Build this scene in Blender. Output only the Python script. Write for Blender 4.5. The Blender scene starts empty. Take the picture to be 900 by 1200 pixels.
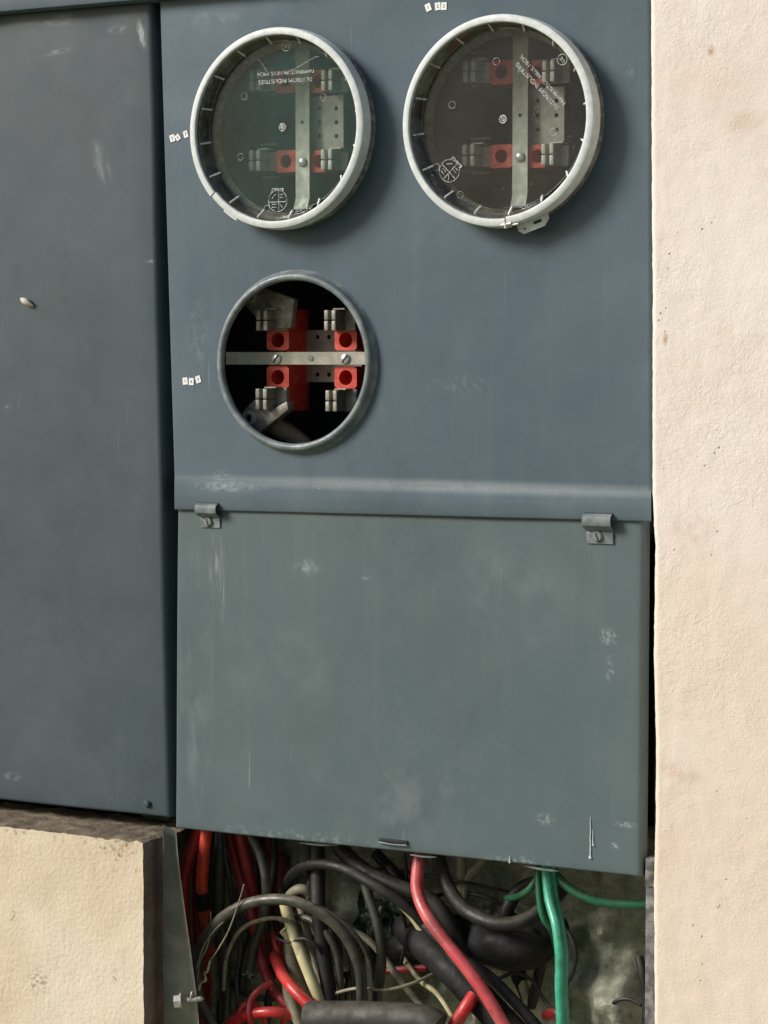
import bpy, bmesh, math, random
from mathutils import Vector, Matrix, noise
random.seed(7)
PI = math.pi
R = math.radians
scene = bpy.context.scene
COL = scene.collection

# ------------------------------------------------------------------ camera
F_PX, YAW, PITCH, DIST = 2700.0, R(27.4), math.atan(177 / 2700), 2.007
cd = bpy.data.cameras.new('camera')
cam = bpy.data.objects.new('camera', cd)
COL.objects.link(cam)
cd.sensor_fit = 'VERTICAL'
cd.sensor_height = 36
cd.lens = 36 * F_PX / 1200
cd.clip_start = 0.02
cd.clip_end = 200
CAM = Vector((DIST * math.sin(YAW), -DIST * math.cos(YAW), 0))
fwd = Vector((-math.sin(YAW) * math.cos(PITCH), math.cos(YAW) * math.cos(PITCH), -math.sin(PITCH)))
cam.location = CAM
cam.rotation_euler = fwd.to_track_quat('-Z', 'Y').to_euler()
scene.camera = cam
rgt = fwd.cross(Vector((0, 0, 1))).normalized()
upv = rgt.cross(fwd).normalized()

# ------------------------------------------------------------------ light
world = bpy.data.worlds.new('World')
scene.world = world
world.use_nodes = True
wn, wl = world.node_tree.nodes, world.node_tree.links
wn.clear()
sky = wn.new('ShaderNodeTexSky')
sky.sky_type = 'NISHITA'
sky.sun_disc = False
LD = Vector((1.1, 1.0, -0.85)).normalized()          # the way the light travels
sky.sun_elevation = math.asin(-LD.z)
sky.sun_rotation = math.atan2(-LD.x, -LD.y)
sky.air_density = 1.0
sky.dust_density = 2.5
bg = wn.new('ShaderNodeBackground')
bg.inputs['Strength'].default_value = 0.065
wo = wn.new('ShaderNodeOutputWorld')
wl.new(sky.outputs[0], bg.inputs[0])
wl.new(bg.outputs[0], wo.inputs[0])
sd = bpy.data.lights.new('sun', 'SUN')
sd.energy = 2.9
sd.angle = R(20)
sd.color = (1.0, 0.965, 0.92)
sun = bpy.data.objects.new('sun', sd)
sun.rotation_euler = LD.to_track_quat('-Z', 'Y').to_euler()
COL.objects.link(sun)
vs = scene.view_settings
vs.view_transform = 'Standard'
vs.look = 'None'
vs.gamma = 1
vs.exposure = 0.42
scene.cycles.max_bounces = 8
scene.cycles.transparent_max_bounces = 16


# ------------------------------------------------------------------ helpers
def P(u, v, y=0.0):
    """point of the plane at depth y that the photograph shows at u, v"""
    d = fwd * F_PX + rgt * (u - 450) + upv * (600 - v)
    t = (y - CAM.y) / d.y
    return CAM + d * t


def obj(name, me, m=None, parent=None, smooth=True):
    if isinstance(me, bmesh.types.BMesh):
        b = me
        me = bpy.data.meshes.new(name)
        b.normal_update()
        b.to_mesh(me)
        b.free()
    if m is not None:
        me.materials.append(m)
    if smooth:
        me.shade_smooth()
        try:
            me.set_sharp_from_angle(angle=R(40))
        except Exception:
            pass
    o = bpy.data.objects.new(name, me)
    COL.objects.link(o)
    if parent is not None:
        o.parent = parent
        o.matrix_parent_inverse = Matrix.Translation(-parent.matrix_world.translation) if parent.type == 'EMPTY' and not parent.parent else Matrix.Identity(4)
    return o


def empty(name, label, cat, loc=(0, 0, 0), group=None):
    o = bpy.data.objects.new(name, None)
    o.empty_display_size = 0.02
    o.location = loc
    o.matrix_world = Matrix.Translation(loc)
    COL.objects.link(o)
    tag(o, label, cat, group)
    return o


def tag(o, label, cat, group=None):
    o['label'] = label
    o['category'] = cat
    if group:
        o['group'] = group
    return o


def add_box(bm, x0, x1, y0, y1, z0, z1, mat=None):
    vs_ = [bm.verts.new((x, y, z)) for x in (x0, x1) for y in (y0, y1) for z in (z0, z1)]
    if mat is not None:
        for w in vs_:
            w.co = mat @ w.co
    for f in ((0, 1, 3, 2), (4, 6, 7, 5), (0, 4, 5, 1), (2, 3, 7, 6), (0, 2, 6, 4), (1, 5, 7, 3)):
        bm.faces.new([vs_[i] for i in f])
    return vs_


def bevel_all(bm, w, seg=2):
    bmesh.ops.recalc_face_normals(bm, faces=bm.faces[:])
    es = [e for e in bm.edges if len(e.link_faces) == 2 and e.calc_face_angle(0) > 0.6]
    bmesh.ops.bevel(bm, geom=es, offset=w, segments=seg, affect='EDGES', profile=0.5)
    return bm


def boxbm(x0, x1, y0, y1, z0, z1, bev=0.0, mat=None):
    bm = bmesh.new()
    add_box(bm, x0, x1, y0, y1, z0, z1, mat)
    if bev:
        bevel_all(bm, bev)
    else:
        bmesh.ops.recalc_face_normals(bm, faces=bm.faces[:])
    return bm


def lathe(bm, c, prof, a0=0.0, a1=2 * PI, n=96, spiral=0.0, closed_prof=False):
    """turns (r, y) about the axis through c that runs along Y"""
    full = abs(a1 - a0 - 2 * PI) < 1e-6
    cols = []
    k = n if full else n + 1
    for i in range(k):
        f = i / n
        a = a0 + (a1 - a0) * f
        sp = spiral * (f - 0.5)
        cols.append([bm.verts.new((c[0] + (r + sp) * math.cos(a), c[1] + y, c[2] + (r + sp) * math.sin(a))) for r, y in prof])
    m = len(prof)
    for i in range(n):
        A, B = cols[i], cols[(i + 1) % k]
        for j in range(m if closed_prof else m - 1):
            bm.faces.new((A[j], A[(j + 1) % m], B[(j + 1) % m], B[j]))
    if closed_prof and not full:
        bm.faces.new(cols[0])
        bm.faces.new(cols[-1][::-1])
    bmesh.ops.recalc_face_normals(bm, faces=bm.faces[:])
    return bm


def cyl(bm, p0, p1, r0, r1=None, n=16, cap=True):
    r1 = r0 if r1 is None else r1
    p0, p1 = Vector(p0), Vector(p1)
    d = (p1 - p0).normalized()
    a = d.orthogonal().normalized()
    b = d.cross(a)
    A = [bm.verts.new(p0 + (a * math.cos(2 * PI * i / n) + b * math.sin(2 * PI * i / n)) * r0) for i in range(n)]
    B = [bm.verts.new(p1 + (a * math.cos(2 * PI * i / n) + b * math.sin(2 * PI * i / n)) * r1) for i in range(n)]
    for i in range(n):
        bm.faces.new((A[i], A[(i + 1) % n], B[(i + 1) % n], B[i]))
    if cap:
        bm.faces.new(A[::-1])
        bm.faces.new(B)


def smooth_path(pts, sub=7):
    out = []
    n = len(pts)
    for i in range(n - 1):
        p0, p1, p2, p3 = pts[max(i - 1, 0)], pts[i], pts[i + 1], pts[min(i + 2, n - 1)]
        for k in range(sub):
            t = k / sub
            out.append(0.5 * ((2 * p1) + (p2 - p0) * t + (2 * p0 - 5 * p1 + 4 * p2 - p3) * t * t + (3 * p1 - p0 - 3 * p2 + p3) * t * t * t))
    out.append(pts[-1].copy())
    return out


def tube(bm, pts, r, n=14, sub=7, closed=False, rough=0.0, squash=1.0):
    pts = [Vector(p) for p in pts]
    path = smooth_path(pts, sub) if sub > 1 else pts
    rings = []
    t0 = (path[1] - path[0]).normalized()
    nrm = t0.orthogonal().normalized()
    m = len(path)
    for i, p in enumerate(path):
        t = (path[min(i + 1, m - 1)] - path[max(i - 1, 0)]).normalized()
        nrm = (nrm - t * nrm.dot(t)).normalized()
        bn = t.cross(nrm)
        rr = r if not callable(r) else r(i / (m - 1))
        ring = []
        for k in range(n):
            a = 2 * PI * k / n
            q = rr * (1 + (rough * noise.noise(p * 60 + Vector((k * 0.7, 0, 0))) if rough else 0))
            ring.append(bm.verts.new(p + nrm * math.cos(a) * q + bn * math.sin(a) * q * squash))
        rings.append(ring)
    for i in range(m - 1):
        for k in range(n):
            bm.faces.new((rings[i][k], rings[i][(k + 1) % n], rings[i + 1][(k + 1) % n], rings[i + 1][k]))
    bm.faces.new(rings[0][::-1])
    bm.faces.new(rings[-1])
    return bm


def text_mesh(s, size, depth=0.0004):
    cu = bpy.data.curves.new('lettering', 'FONT')
    cu.body = s
    cu.size = size
    cu.extrude = depth
    cu.align_x = 'CENTER'
    cu.align_y = 'CENTER'
    cu.resolution_u = 3
    t = bpy.data.objects.new('tmp', cu)
    COL.objects.link(t)
    dg = bpy.context.evaluated_depsgraph_get()
    me = bpy.data.meshes.new_from_object(t.evaluated_get(dg))
    bpy.data.objects.remove(t)
    bpy.data.curves.remove(cu)
    me.materials.clear()
    return me


# ------------------------------------------------------------------ materials
class NT:
    def __init__(s, name):
        s.m = bpy.data.materials.new(name)
        s.m.use_nodes = True
        s.t = s.m.node_tree
        s.n, s.l = s.t.nodes, s.t.links
        s.n.clear()
        s.out = s.n.new('ShaderNodeOutputMaterial')
        s.tc = s.n.new('ShaderNodeTexCoord')
        s.co = s.tc.outputs['Object']

    def set(s, sock, v):
        if hasattr(v, 'node'):
            s.l.new(v, sock)
        elif isinstance(v, (tuple, list)) and len(v) == 3 and sock.type == 'RGBA':
            sock.default_value = (*v, 1)
        else:
            sock.default_value = v

    def map(s, scale=(1, 1, 1), loc=(0, 0, 0), rot=(0, 0, 0), typ='POINT'):
        q = s.n.new('ShaderNodeMapping')
        q.vector_type = typ
        s.l.new(s.co, q.inputs[0])
        q.inputs['Location'].default_value = loc
        q.inputs['Rotation'].default_value = rot
        q.inputs['Scale'].default_value = scale
        return q.outputs[0]

    def noise(s, scale, detail=4, rough=0.55, vec=None, dist=0.0):
        q = s.n.new('ShaderNodeTexNoise')
        s.l.new(vec or s.co, q.inputs['Vector'])
        q.inputs['Scale'].default_value = scale
        q.inputs['Detail'].default_value = detail
        q.inputs['Roughness'].default_value = rough
        q.inputs['Distortion'].default_value = dist
        return q.outputs[0]

    def voro(s, scale, vec=None, feature='F1'):
        q = s.n.new('ShaderNodeTexVoronoi')
        q.feature = feature
        s.l.new(vec or s.co, q.inputs['Vector'])
        q.inputs['Scale'].default_value = scale
        return q.outputs['Distance']

    def ramp(s, v, a, b, lo=0.0, hi=1.0, smooth=True):
        q = s.n.new('ShaderNodeMapRange')
        if smooth:
            q.interpolation_type = 'SMOOTHSTEP'
        s.l.new(v, q.inputs[0])
        for i, x in zip((1, 2, 3, 4), (a, b, lo, hi)):
            q.inputs[i].default_value = x
        return q.outputs[0]

    def math(s, op, a, b=0.0):
        q = s.n.new('ShaderNodeMath')
        q.operation = op
        s.set(q.inputs[0], a)
        s.set(q.inputs[1], b)
        return q.outputs[0]

    def mix(s, f, a, b):
        q = s.n.new('ShaderNodeMix')
        q.data_type = 'RGBA'
        s.set(q.inputs[0], f)
        s.set(q.inputs[6], a)
        s.set(q.inputs[7], b)
        return q.outputs[2]

    def bump(s, h, strength, dist=0.001, prev=None):
        q = s.n.new('ShaderNodeBump')
        s.l.new(h, q.inputs['Height'])
        q.inputs['Strength'].default_value = strength
        q.inputs['Distance'].default_value = dist
        if prev is not None:
            s.l.new(prev, q.inputs['Normal'])
        return q.outputs[0]

    def princ(s, color, rough=0.5, metal=0.0, normal=None, spec=0.5):
        q = s.n.new('ShaderNodeBsdfPrincipled')
        s.set(q.inputs['Base Color'], color)
        s.set(q.inputs['Roughness'], rough)
        s.set(q.inputs['Metallic'], metal)
        s.set(q.inputs['Specular IOR Level'], spec)
        if normal is not None:
            s.l.new(normal, q.inputs['Normal'])
        return q.outputs[0]

    def done(s, sh):
        s.l.new(sh, s.out.inputs[0])
        return s.m

    def smudge(s, x, z, rx, rz, rot=0.0, nscale=90, lo=0.42, hi=0.72, stretch=(1, 1, 1)):
        """a stain of its own shape: an ellipse broken up by noise"""
        q = s.map(typ='TEXTURE', loc=(x, 0, z), rot=(0, rot, 0), scale=(rx, 1e3, rz))
        ln = s.n.new('ShaderNodeVectorMath')
        ln.operation = 'LENGTH'
        s.l.new(q, ln.inputs[0])
        e = s.ramp(ln.outputs['Value'], 0.1, 1.0, 1, 0)
        st = s.map(typ='TEXTURE', rot=(0, rot, 0), scale=stretch)
        nn = s.ramp(s.noise(nscale, 4, 0.65, st), lo, hi)
        return s.math('MULTIPLY', e, nn)


def paint(name, base, dust, smudges=(), streak=0.22, cloud=0.3, rough=0.5, specks=0.5, spec=0.35):
    t = NT(name)
    big = t.ramp(t.noise(5, 4, 0.6), 0.4, 0.7)
    mid = t.ramp(t.noise(22, 5, 0.62, dist=0.4), 0.45, 0.75)
    stv = t.map(scale=(55, 10, 3.2))
    stk = t.ramp(t.noise(1, 4, 0.6, stv), 0.5, 0.8)
    c = t.mix(t.math('MULTIPLY', big, cloud), base, dust)
    c = t.mix(t.math('MULTIPLY', mid, cloud * 0.7), c, dust)
    c = t.mix(t.math('MULTIPLY', stk, streak), c, dust)
    darkm = t.ramp(t.noise(9, 5, 0.6, t.map(loc=(3, 3, 3))), 0.5, 0.8, 0, 0.25)
    c = t.mix(darkm, c, tuple(0.62 * q for q in base))
    # fine grain of the old paint
    g = t.ramp(t.noise(600, 3, 0.6), 0.3, 0.7, 0.0, 0.16)
    c = t.mix(g, c, tuple(0.7 * q for q in base))
    for sm in smudges:
        x, z, rx, rz = sm[:4]
        kw = sm[4] if len(sm) > 4 else {}
        kw = dict(kw)
        amt = kw.pop('amt', 0.45)
        col = kw.pop('col', (0.42, 0.46, 0.46))
        c = t.mix(t.math('MULTIPLY', t.smudge(x, z, rx, rz, **kw), amt), c, col)
    for rot, seed, am in ((0.5, 3.0, 0.30), (-0.7, 8.0, 0.28), (0.08, 5.0, 0.24), (1.35, 11.0, 0.22)):
        sv = t.map(typ='POINT', rot=(0, rot, 0), loc=(seed, 0, seed), scale=(420, 10, 9))
        ln = t.ramp(t.noise(1, 2, 0.5, sv), 0.715, 0.76)
        zone = t.ramp(t.noise(9, 2, 0.5, t.map(loc=(seed, seed, 1))), 0.5, 0.66)
        c = t.mix(t.math('MULTIPLY', t.math('MULTIPLY', ln, zone), am), c, (0.42, 0.46, 0.46))
    # greasy hand marks and wiped zones
    hz = t.ramp(t.noise(3.2, 6, 0.75, t.map(loc=(8, 3, 1)), dist=1.2), 0.5, 0.56)
    hz = t.math('MULTIPLY', hz, t.ramp(t.noise(44, 5, 0.7), 0.3, 0.7))
    c = t.mix(t.math('MULTIPLY', hz, 0.22), c, tuple(0.55 * q for q in base))
    fine = t.ramp(t.noise(260, 4, 0.75, t.map(loc=(1, 7, 7))), 0.52, 0.72, 0, 0.3)
    c = t.mix(t.math('MULTIPLY', fine, t.ramp(t.noise(11, 4, 0.6, t.map(loc=(4, 4, 2))), 0.42, 0.68)), c, dust)
    # faint rusty freckles and grime
    rz = t.ramp(t.noise(120, 5, 0.7, t.map(loc=(6, 6, 6))), 0.64, 0.74, 0, 0.35)
    c = t.mix(t.math('MULTIPLY', rz, t.ramp(t.noise(6, 3, 0.5, t.map(loc=(2, 9, 4))), 0.48, 0.65)), c, (0.07, 0.06, 0.045))
    vd = t.voro(34)
    sp = t.ramp(vd, 0.014, 0.022, 1, 0)
    keep = t.ramp(t.noise(26, 1, 0.5, t.map(loc=(7, 1, 2))), 0.56, 0.6)
    c = t.mix(t.math('MULTIPLY', t.math('MULTIPLY', sp, keep), specks), c, (0.7, 0.72, 0.7))
    rg = t.ramp(t.noise(14, 5, 0.6), 0.3, 0.75, rough - 0.08, rough + 0.18)
    b1 = t.bump(t.noise(1400, 2, 0.5), 0.12, 0.0004)
    b2 = t.bump(t.noise(7, 2, 0.5), 0.25, 0.004, b1)
    return t.done(t.princ(c, rg, 0, b2, spec))


def simple(name, a, b, scale=60, rough=0.5, metal=0.0, bump=0.2, bscale=400, bdist=0.0005, lo=0.4, hi=0.7, dust=None, spec=0.5, grime=0.0):
    t = NT(name)
    c = t.mix(t.ramp(t.noise(scale, 5, 0.62), lo, hi), a, b)
    if grime:
        gm = t.ramp(t.noise(38, 6, 0.72, t.map(loc=(5, 2, 8))), 0.47, 0.66, 0, grime)
        c = t.mix(gm, c, (0.035, 0.028, 0.02))
        gs = t.ramp(t.noise(330, 4, 0.7), 0.6, 0.72, 0, grime * 0.8)
        c = t.mix(gs, c, (0.05, 0.04, 0.03))
    if dust is not None:
        geo = t.n.new('ShaderNodeNewGeometry')
        sep = t.n.new('ShaderNodeSeparateXYZ')
        t.l.new(geo.outputs['Normal'], sep.inputs[0])
        f = t.math('MULTIPLY', t.ramp(sep.outputs[2], 0.1, 0.9), t.ramp(t.noise(70, 5, 0.7), 0.3, 0.65))
        c = t.mix(t.math('MULTIPLY', f, dust[3]), c, dust[:3])
    rg = t.ramp(t.noise(scale * 1.7, 4), 0.3, 0.7, max(rough - 0.1, 0.05), min(rough + 0.12, 1))
    return t.done(t.princ(c, rg, metal, t.bump(t.noise(bscale, 3, 0.6), bump, bdist), spec))


def xz(u, v, y=0.0):
    p = P(u, v, y)
    return p.x, p.z


def sm(u, v, ru, rv, **kw):
    x, z = xz(u, v)
    return (x, z, ru / 1190, rv / 1340, kw)


BASE = (0.076, 0.112, 0.142)
DUST = (0.135, 0.175, 0.188)
M_upper = paint('blue grey cabinet paint', BASE, DUST, [
    sm(520, 570, 460, 11, amt=0.42, nscale=200, lo=-0.2, hi=0.6),
    sm(270, 570, 60, 9, amt=0.45, nscale=160, lo=0.35, hi=0.6),
    sm(232, 390, 20, 60, amt=0.2, nscale=120),
    sm(260, 560, 25, 12, amt=0.5, nscale=300),
    sm(738, 85, 6, 10, amt=0.4, nscale=300),
    sm(540, 450, 60, 20, amt=0.15, nscale=200),
    sm(250, 20, 60, 14, amt=0.2, nscale=80),
    sm(650, 520, 110, 26, amt=0.18, nscale=140, col=(0.06, 0.09, 0.1)),
], rough=0.52, spec=0.28)
M_ridge = paint('chalky ridge paint', (0.088, 0.120, 0.140), (0.16, 0.19, 0.195), [
    sm(520, 570, 460, 11, amt=0.35, nscale=200, lo=-0.2, hi=0.6),
    sm(270, 570, 60, 9, amt=0.4, nscale=160, lo=0.35, hi=0.6)], rough=0.8, spec=0.1)
M_lower = paint('grey green cover paint', (0.086, 0.122, 0.130), (0.146, 0.188, 0.185), [
    sm(255, 660, 14, 55, amt=0.45, nscale=60, stretch=(0.25, 1, 1.6)),
    sm(262, 690, 6, 60, amt=0.4, nscale=80, stretch=(0.15, 1, 2)),
    sm(362, 664, 20, 14, amt=0.5, nscale=140, lo=0.35),
    sm(432, 677, 8, 4, amt=0.5, nscale=240, lo=0.3),
    sm(715, 745, 14, 16, amt=0.6, nscale=230),
    sm(716, 785, 7, 22, amt=0.5, nscale=230),
    sm(640, 960, 14, 10, amt=0.6, nscale=260, lo=0.4),
    sm(735, 966, 16, 5, amt=0.8, nscale=300, lo=0.38),
    sm(722, 990, 6, 6, amt=0.8, nscale=300, lo=0.38),
    sm(350, 980, 150, 12, amt=0.35, nscale=190),
    sm(610, 1010, 60, 10, amt=0.55, nscale=300),
    sm(470, 930, 150, 90, amt=0.16, nscale=18),
    sm(330, 780, 110, 70, amt=0.08, nscale=22, lo=0.4),
    sm(600, 700, 90, 90, amt=0.12, nscale=20),
    sm(230, 800, 30, 220, amt=0.18, nscale=30, stretch=(0.5, 1, 2)),
], rough=0.5, cloud=0.18)
M_door = paint('dark grey door paint', (0.054, 0.078, 0.090), (0.105, 0.132, 0.140), [
    sm(163, 40, 7, 24, amt=0.85, nscale=170, rot=R(-12), lo=0.36, hi=0.6, stretch=(0.4, 1, 2)),
    sm(135, 34, 18, 7, amt=0.5, nscale=140),
    sm(62, 60, 26, 6, amt=0.6, nscale=120, stretch=(1.5, 1, 0.5), rot=R(-8)),
    sm(60, 24, 70, 12, amt=0.35, nscale=60, stretch=(2, 1, 0.5)),
    sm(115, 190, 16, 40, amt=0.35, nscale=50, rot=R(-20), stretch=(0.4, 1, 2)),
    sm(6, 478, 5, 12, amt=0.6, nscale=200, rot=R(25)),
    sm(12, 910, 16, 8, amt=0.5, nscale=120),
    sm(176, 306, 14, 4, amt=0.5, nscale=200),
], streak=0.12, rough=0.45)
M_dark = simple('steel with shade painted in', (0.012, 0.014, 0.018), (0.02, 0.022, 0.024), rough=0.7)  # near-black colour stands in for shade in interiors, gaps, slots and holes
M_hood = paint('hood paint', (0.10, 0.13, 0.155), DUST, [], rough=0.5)
M_collar = simple('scuffed collar paint', (0.125, 0.155, 0.165), (0.24, 0.27, 0.265), scale=75, rough=0.4, bump=0.15)
M_tan = simple('stained collar inside', (0.10, 0.08, 0.055), (0.22, 0.2, 0.15), scale=120, rough=0.7)
M_ring = simple('pale zinc lock ring', (0.56, 0.60, 0.585), (0.68, 0.72, 0.70), scale=130, rough=0.5, metal=0.0, bump=0.15)
M_ringdirt = simple('grimy ring side', (0.12, 0.12, 0.115), (0.3, 0.3, 0.28), scale=160, rough=0.6, bump=0.4)
M_alu = simple('dull aluminium', (0.21, 0.20, 0.165), (0.36, 0.35, 0.29), scale=180, rough=0.5, metal=0.3, lo=0.35)
M_alubright = simple('aluminium lightened against shade', (0.45, 0.44, 0.38), (0.6, 0.59, 0.52), scale=180, rough=0.5, metal=0.2)  # jaw aluminium with a lighter colour to offset shade behind the covers
M_strap = simple('strap steel', (0.29, 0.285, 0.235), (0.40, 0.39, 0.33), scale=70, rough=0.5, metal=0.35)
M_red = simple('red insulator', (0.50, 0.035, 0.02), (0.62, 0.10, 0.06), scale=120, rough=0.45, bump=0.2)
M_screw = simple('screw steel', (0.5, 0.5, 0.46), (0.66, 0.66, 0.6), scale=300, rough=0.35, metal=0.4)
M_sticker = simple('white sticker', (0.78, 0.78, 0.76), (0.84, 0.84, 0.82), rough=0.7, bump=0)
M_ink = simple('dark ink', (0.03, 0.03, 0.04), (0.05, 0.05, 0.06), rough=0.7, bump=0)
M_white = simple('white paint drip', (0.62, 0.66, 0.64), (0.74, 0.76, 0.74), rough=0.4, bump=0)
M_plate = simple('backing plate', (0.27, 0.245, 0.21), (0.36, 0.33, 0.29), scale=90, rough=0.55, metal=0.3)
DU = (0.20, 0.18, 0.14, 0.75)


def cablemat(name, a, b, dust=0.5, rough=0.42, scale=60, grime=0.55):
    return simple(name, a, b, scale=scale, rough=rough, bump=0.25, bscale=260, bdist=0.0006, dust=(0.2, 0.18, 0.13, dust), grime=grime)


C_red = cablemat('red cable jacket', (0.55, 0.02, 0.025), (0.62, 0.05, 0.045), 0.25, 0.35)
C_orange = cablemat('orange red cable jacket', (0.62, 0.035, 0.02), (0.7, 0.07, 0.03), 0.15, 0.35)
C_pink = cablemat('faded red cable jacket', (0.50, 0.055, 0.065), (0.6, 0.13, 0.12), 0.2, 0.4, 40)
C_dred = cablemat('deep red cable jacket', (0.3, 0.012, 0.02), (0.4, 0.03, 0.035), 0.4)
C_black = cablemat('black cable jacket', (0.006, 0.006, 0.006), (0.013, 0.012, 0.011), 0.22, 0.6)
C_grey = cablemat('dusty grey cable jacket', (0.04, 0.042, 0.032), (0.09, 0.09, 0.068), 0.9, 0.42)
C_olive = cablemat('olive cable jacket', (0.02, 0.023, 0.015), (0.045, 0.047, 0.032), 0.6, 0.5)
C_cream = cablemat('cream cable jacket', (0.55, 0.49, 0.27), (0.65, 0.6, 0.36), 0.4, 0.5)
C_dirty = cablemat('grimy cream cable jacket', (0.30, 0.27, 0.18), (0.14, 0.12, 0.08), 0.5, 0.6, 90)
C_beige = cablemat('beige conduit', (0.32, 0.30, 0.21), (0.2, 0.185, 0.13), 0.4, 0.6)
C_green = cablemat('green cable jacket', (0.04, 0.33, 0.20), (0.08, 0.44, 0.29), 0.2, 0.32)
C_dgreen = cablemat('dark green cable jacket', (0.02, 0.13, 0.065), (0.03, 0.19, 0.09), 0.3, 0.35)
C_tape = simple('black vinyl tape', (0.005, 0.005, 0.006), (0.012, 0.012, 0.012), rough=0.65, bump=0.9, bscale=150, dust=(0.08, 0.075, 0.06, 0.25), spec=0.3)


def stucco():
    t = NT('cream stucco')
    a, b = (0.73, 0.645, 0.57), (0.79, 0.725, 0.665)
    c = t.mix(t.ramp(t.noise(3.5, 4, 0.6), 0.35, 0.7), a, b)
    sep = t.n.new('ShaderNodeSeparateXYZ')
    t.l.new(t.co, sep.inputs[0])
    low = t.ramp(t.math('ADD', sep.outputs[2], t.ramp(t.noise(5, 4), 0.2, 0.8, -0.15, 0.15)), 0.0, -0.45)
    c = t.mix(t.math('MULTIPLY', low, 0.6), c, (0.70, 0.575, 0.45))
    c = t.mix(t.ramp(t.noise(6, 5, 0.6, t.map(loc=(1, 4, 2))), 0.5, 0.75, 0, 0.4), c, (0.66, 0.515, 0.38))
    c = t.mix(t.ramp(t.noise(30, 6, 0.7), 0.58, 0.8, 0, 0.3), c, (0.5, 0.4, 0.29))
    # chipped pits
    pits = t.math('MULTIPLY', t.ramp(t.voro(110), 0.07, 0.12, 1, 0), t.ramp(t.noise(17, 2, 0.5, t.map(loc=(9, 2, 5))), 0.53, 0.62))
    c = t.mix(t.math('MULTIPLY', pits, 0.75), c, (0.30, 0.22, 0.14))
    for u, v, ru, rv, rr in ((833, 60, 5, 9, 0.3), (780, 397, 4, 10, 0.1), (893, 205, 12, 12, 0), (795, 905, 40, 14, 0.2), (868, 143, 26, 18, 0), (815, 620, 30, 30, 0)):
        x, z = xz(u, v, -0.04)
        big = ru > 9
        c = t.mix(t.math('MULTIPLY', t.smudge(x, z, ru / 1190, rv / 1340, rot=rr, nscale=200 if not big else 60, lo=0.3, hi=0.6), 0.28 if big else 0.85), c,
                  (0.42, 0.26, 0.15))
    n1 = t.noise(240, 5, 0.65, dist=0.8)
    n2 = t.noise(95, 3, 0.55)
    h = t.math('ADD', n1, t.math('MULTIPLY', n2, 0.35))
    h = t.math('SUBTRACT', h, pits)
    patch = t.ramp(t.noise(9, 3, 0.6, t.map(loc=(4, 1, 9))), 0.4, 0.62, 0.5, 1.0)
    h = t.math('MULTIPLY', h, patch)
    grit = t.bump(t.noise(750, 3, 0.7), 0.5, 0.0005)
    return t.done(t.princ(c, 0.9, 0, t.bump(h, 0.7, 0.0013, grit), 0.2))


def plaster():
    t = NT('yellow cream plaster')
    c = t.mix(t.ramp(t.noise(5, 4, 0.6), 0.35, 0.7), (0.63, 0.525, 0.385), (0.71, 0.63, 0.50))
    x0, z0 = xz(80, 978, -0.05)
    sep = t.n.new('ShaderNodeSeparateXYZ')
    t.l.new(t.co, sep.inputs[0])
    top = t.ramp(sep.outputs[2], z0 - 0.045, z0 + 0.004)
    sp = t.ramp(t.noise(150, 5, 0.75), 0.56, 0.68)
    sp2 = t.ramp(t.noise(90, 5, 0.75, t.map(loc=(4, 4, 4))), 0.6, 0.72, 0, 0.5)
    c = t.mix(t.math('MULTIPLY', t.math('MULTIPLY', sp, t.math('ADD', t.math('MULTIPLY', top, 0.8), 0.1)), 1.0), c, (0.13, 0.10, 0.065))
    c = t.mix(t.math('MULTIPLY', sp2, 0.6), c, (0.45, 0.34, 0.19))
    for u, v, ru, rv in ((135, 1145, 5, 22), (15, 1072, 6, 16), (45, 1150, 22, 26), (140, 992, 26, 14), (20, 962, 30, 10)):
        x, z = xz(u, v, -0.05)
        c = t.mix(t.math('MULTIPLY', t.smudge(x, z, ru / 1190, rv / 1340, nscale=260, lo=0.45, hi=0.62), 0.75), c, (0.2, 0.14, 0.08))
    fr = t.ramp(t.noise(420, 4, 0.8), 0.62, 0.72, 0, 0.5)
    c = t.mix(t.math('MULTIPLY', fr, t.ramp(t.noise(12, 3), 0.42, 0.6)), c, (0.25, 0.18, 0.11))
    h = t.math('ADD', t.noise(240, 4, 0.6), t.math('MULTIPLY', t.noise(60, 3), 0.4))
    return t.done(t.princ(c, 0.9, 0, t.bump(h, 0.6, 0.0015), 0.2))


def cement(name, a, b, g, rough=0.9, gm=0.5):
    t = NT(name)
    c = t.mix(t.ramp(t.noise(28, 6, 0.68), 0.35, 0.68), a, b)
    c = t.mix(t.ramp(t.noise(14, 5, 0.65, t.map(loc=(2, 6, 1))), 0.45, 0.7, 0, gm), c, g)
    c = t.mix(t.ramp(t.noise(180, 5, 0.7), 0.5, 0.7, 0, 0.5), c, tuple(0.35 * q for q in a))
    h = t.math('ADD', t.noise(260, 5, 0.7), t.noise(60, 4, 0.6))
    return t.done(t.princ(c, rough, 0, t.bump(h, 0.7, 0.0025), 0.3))


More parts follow.
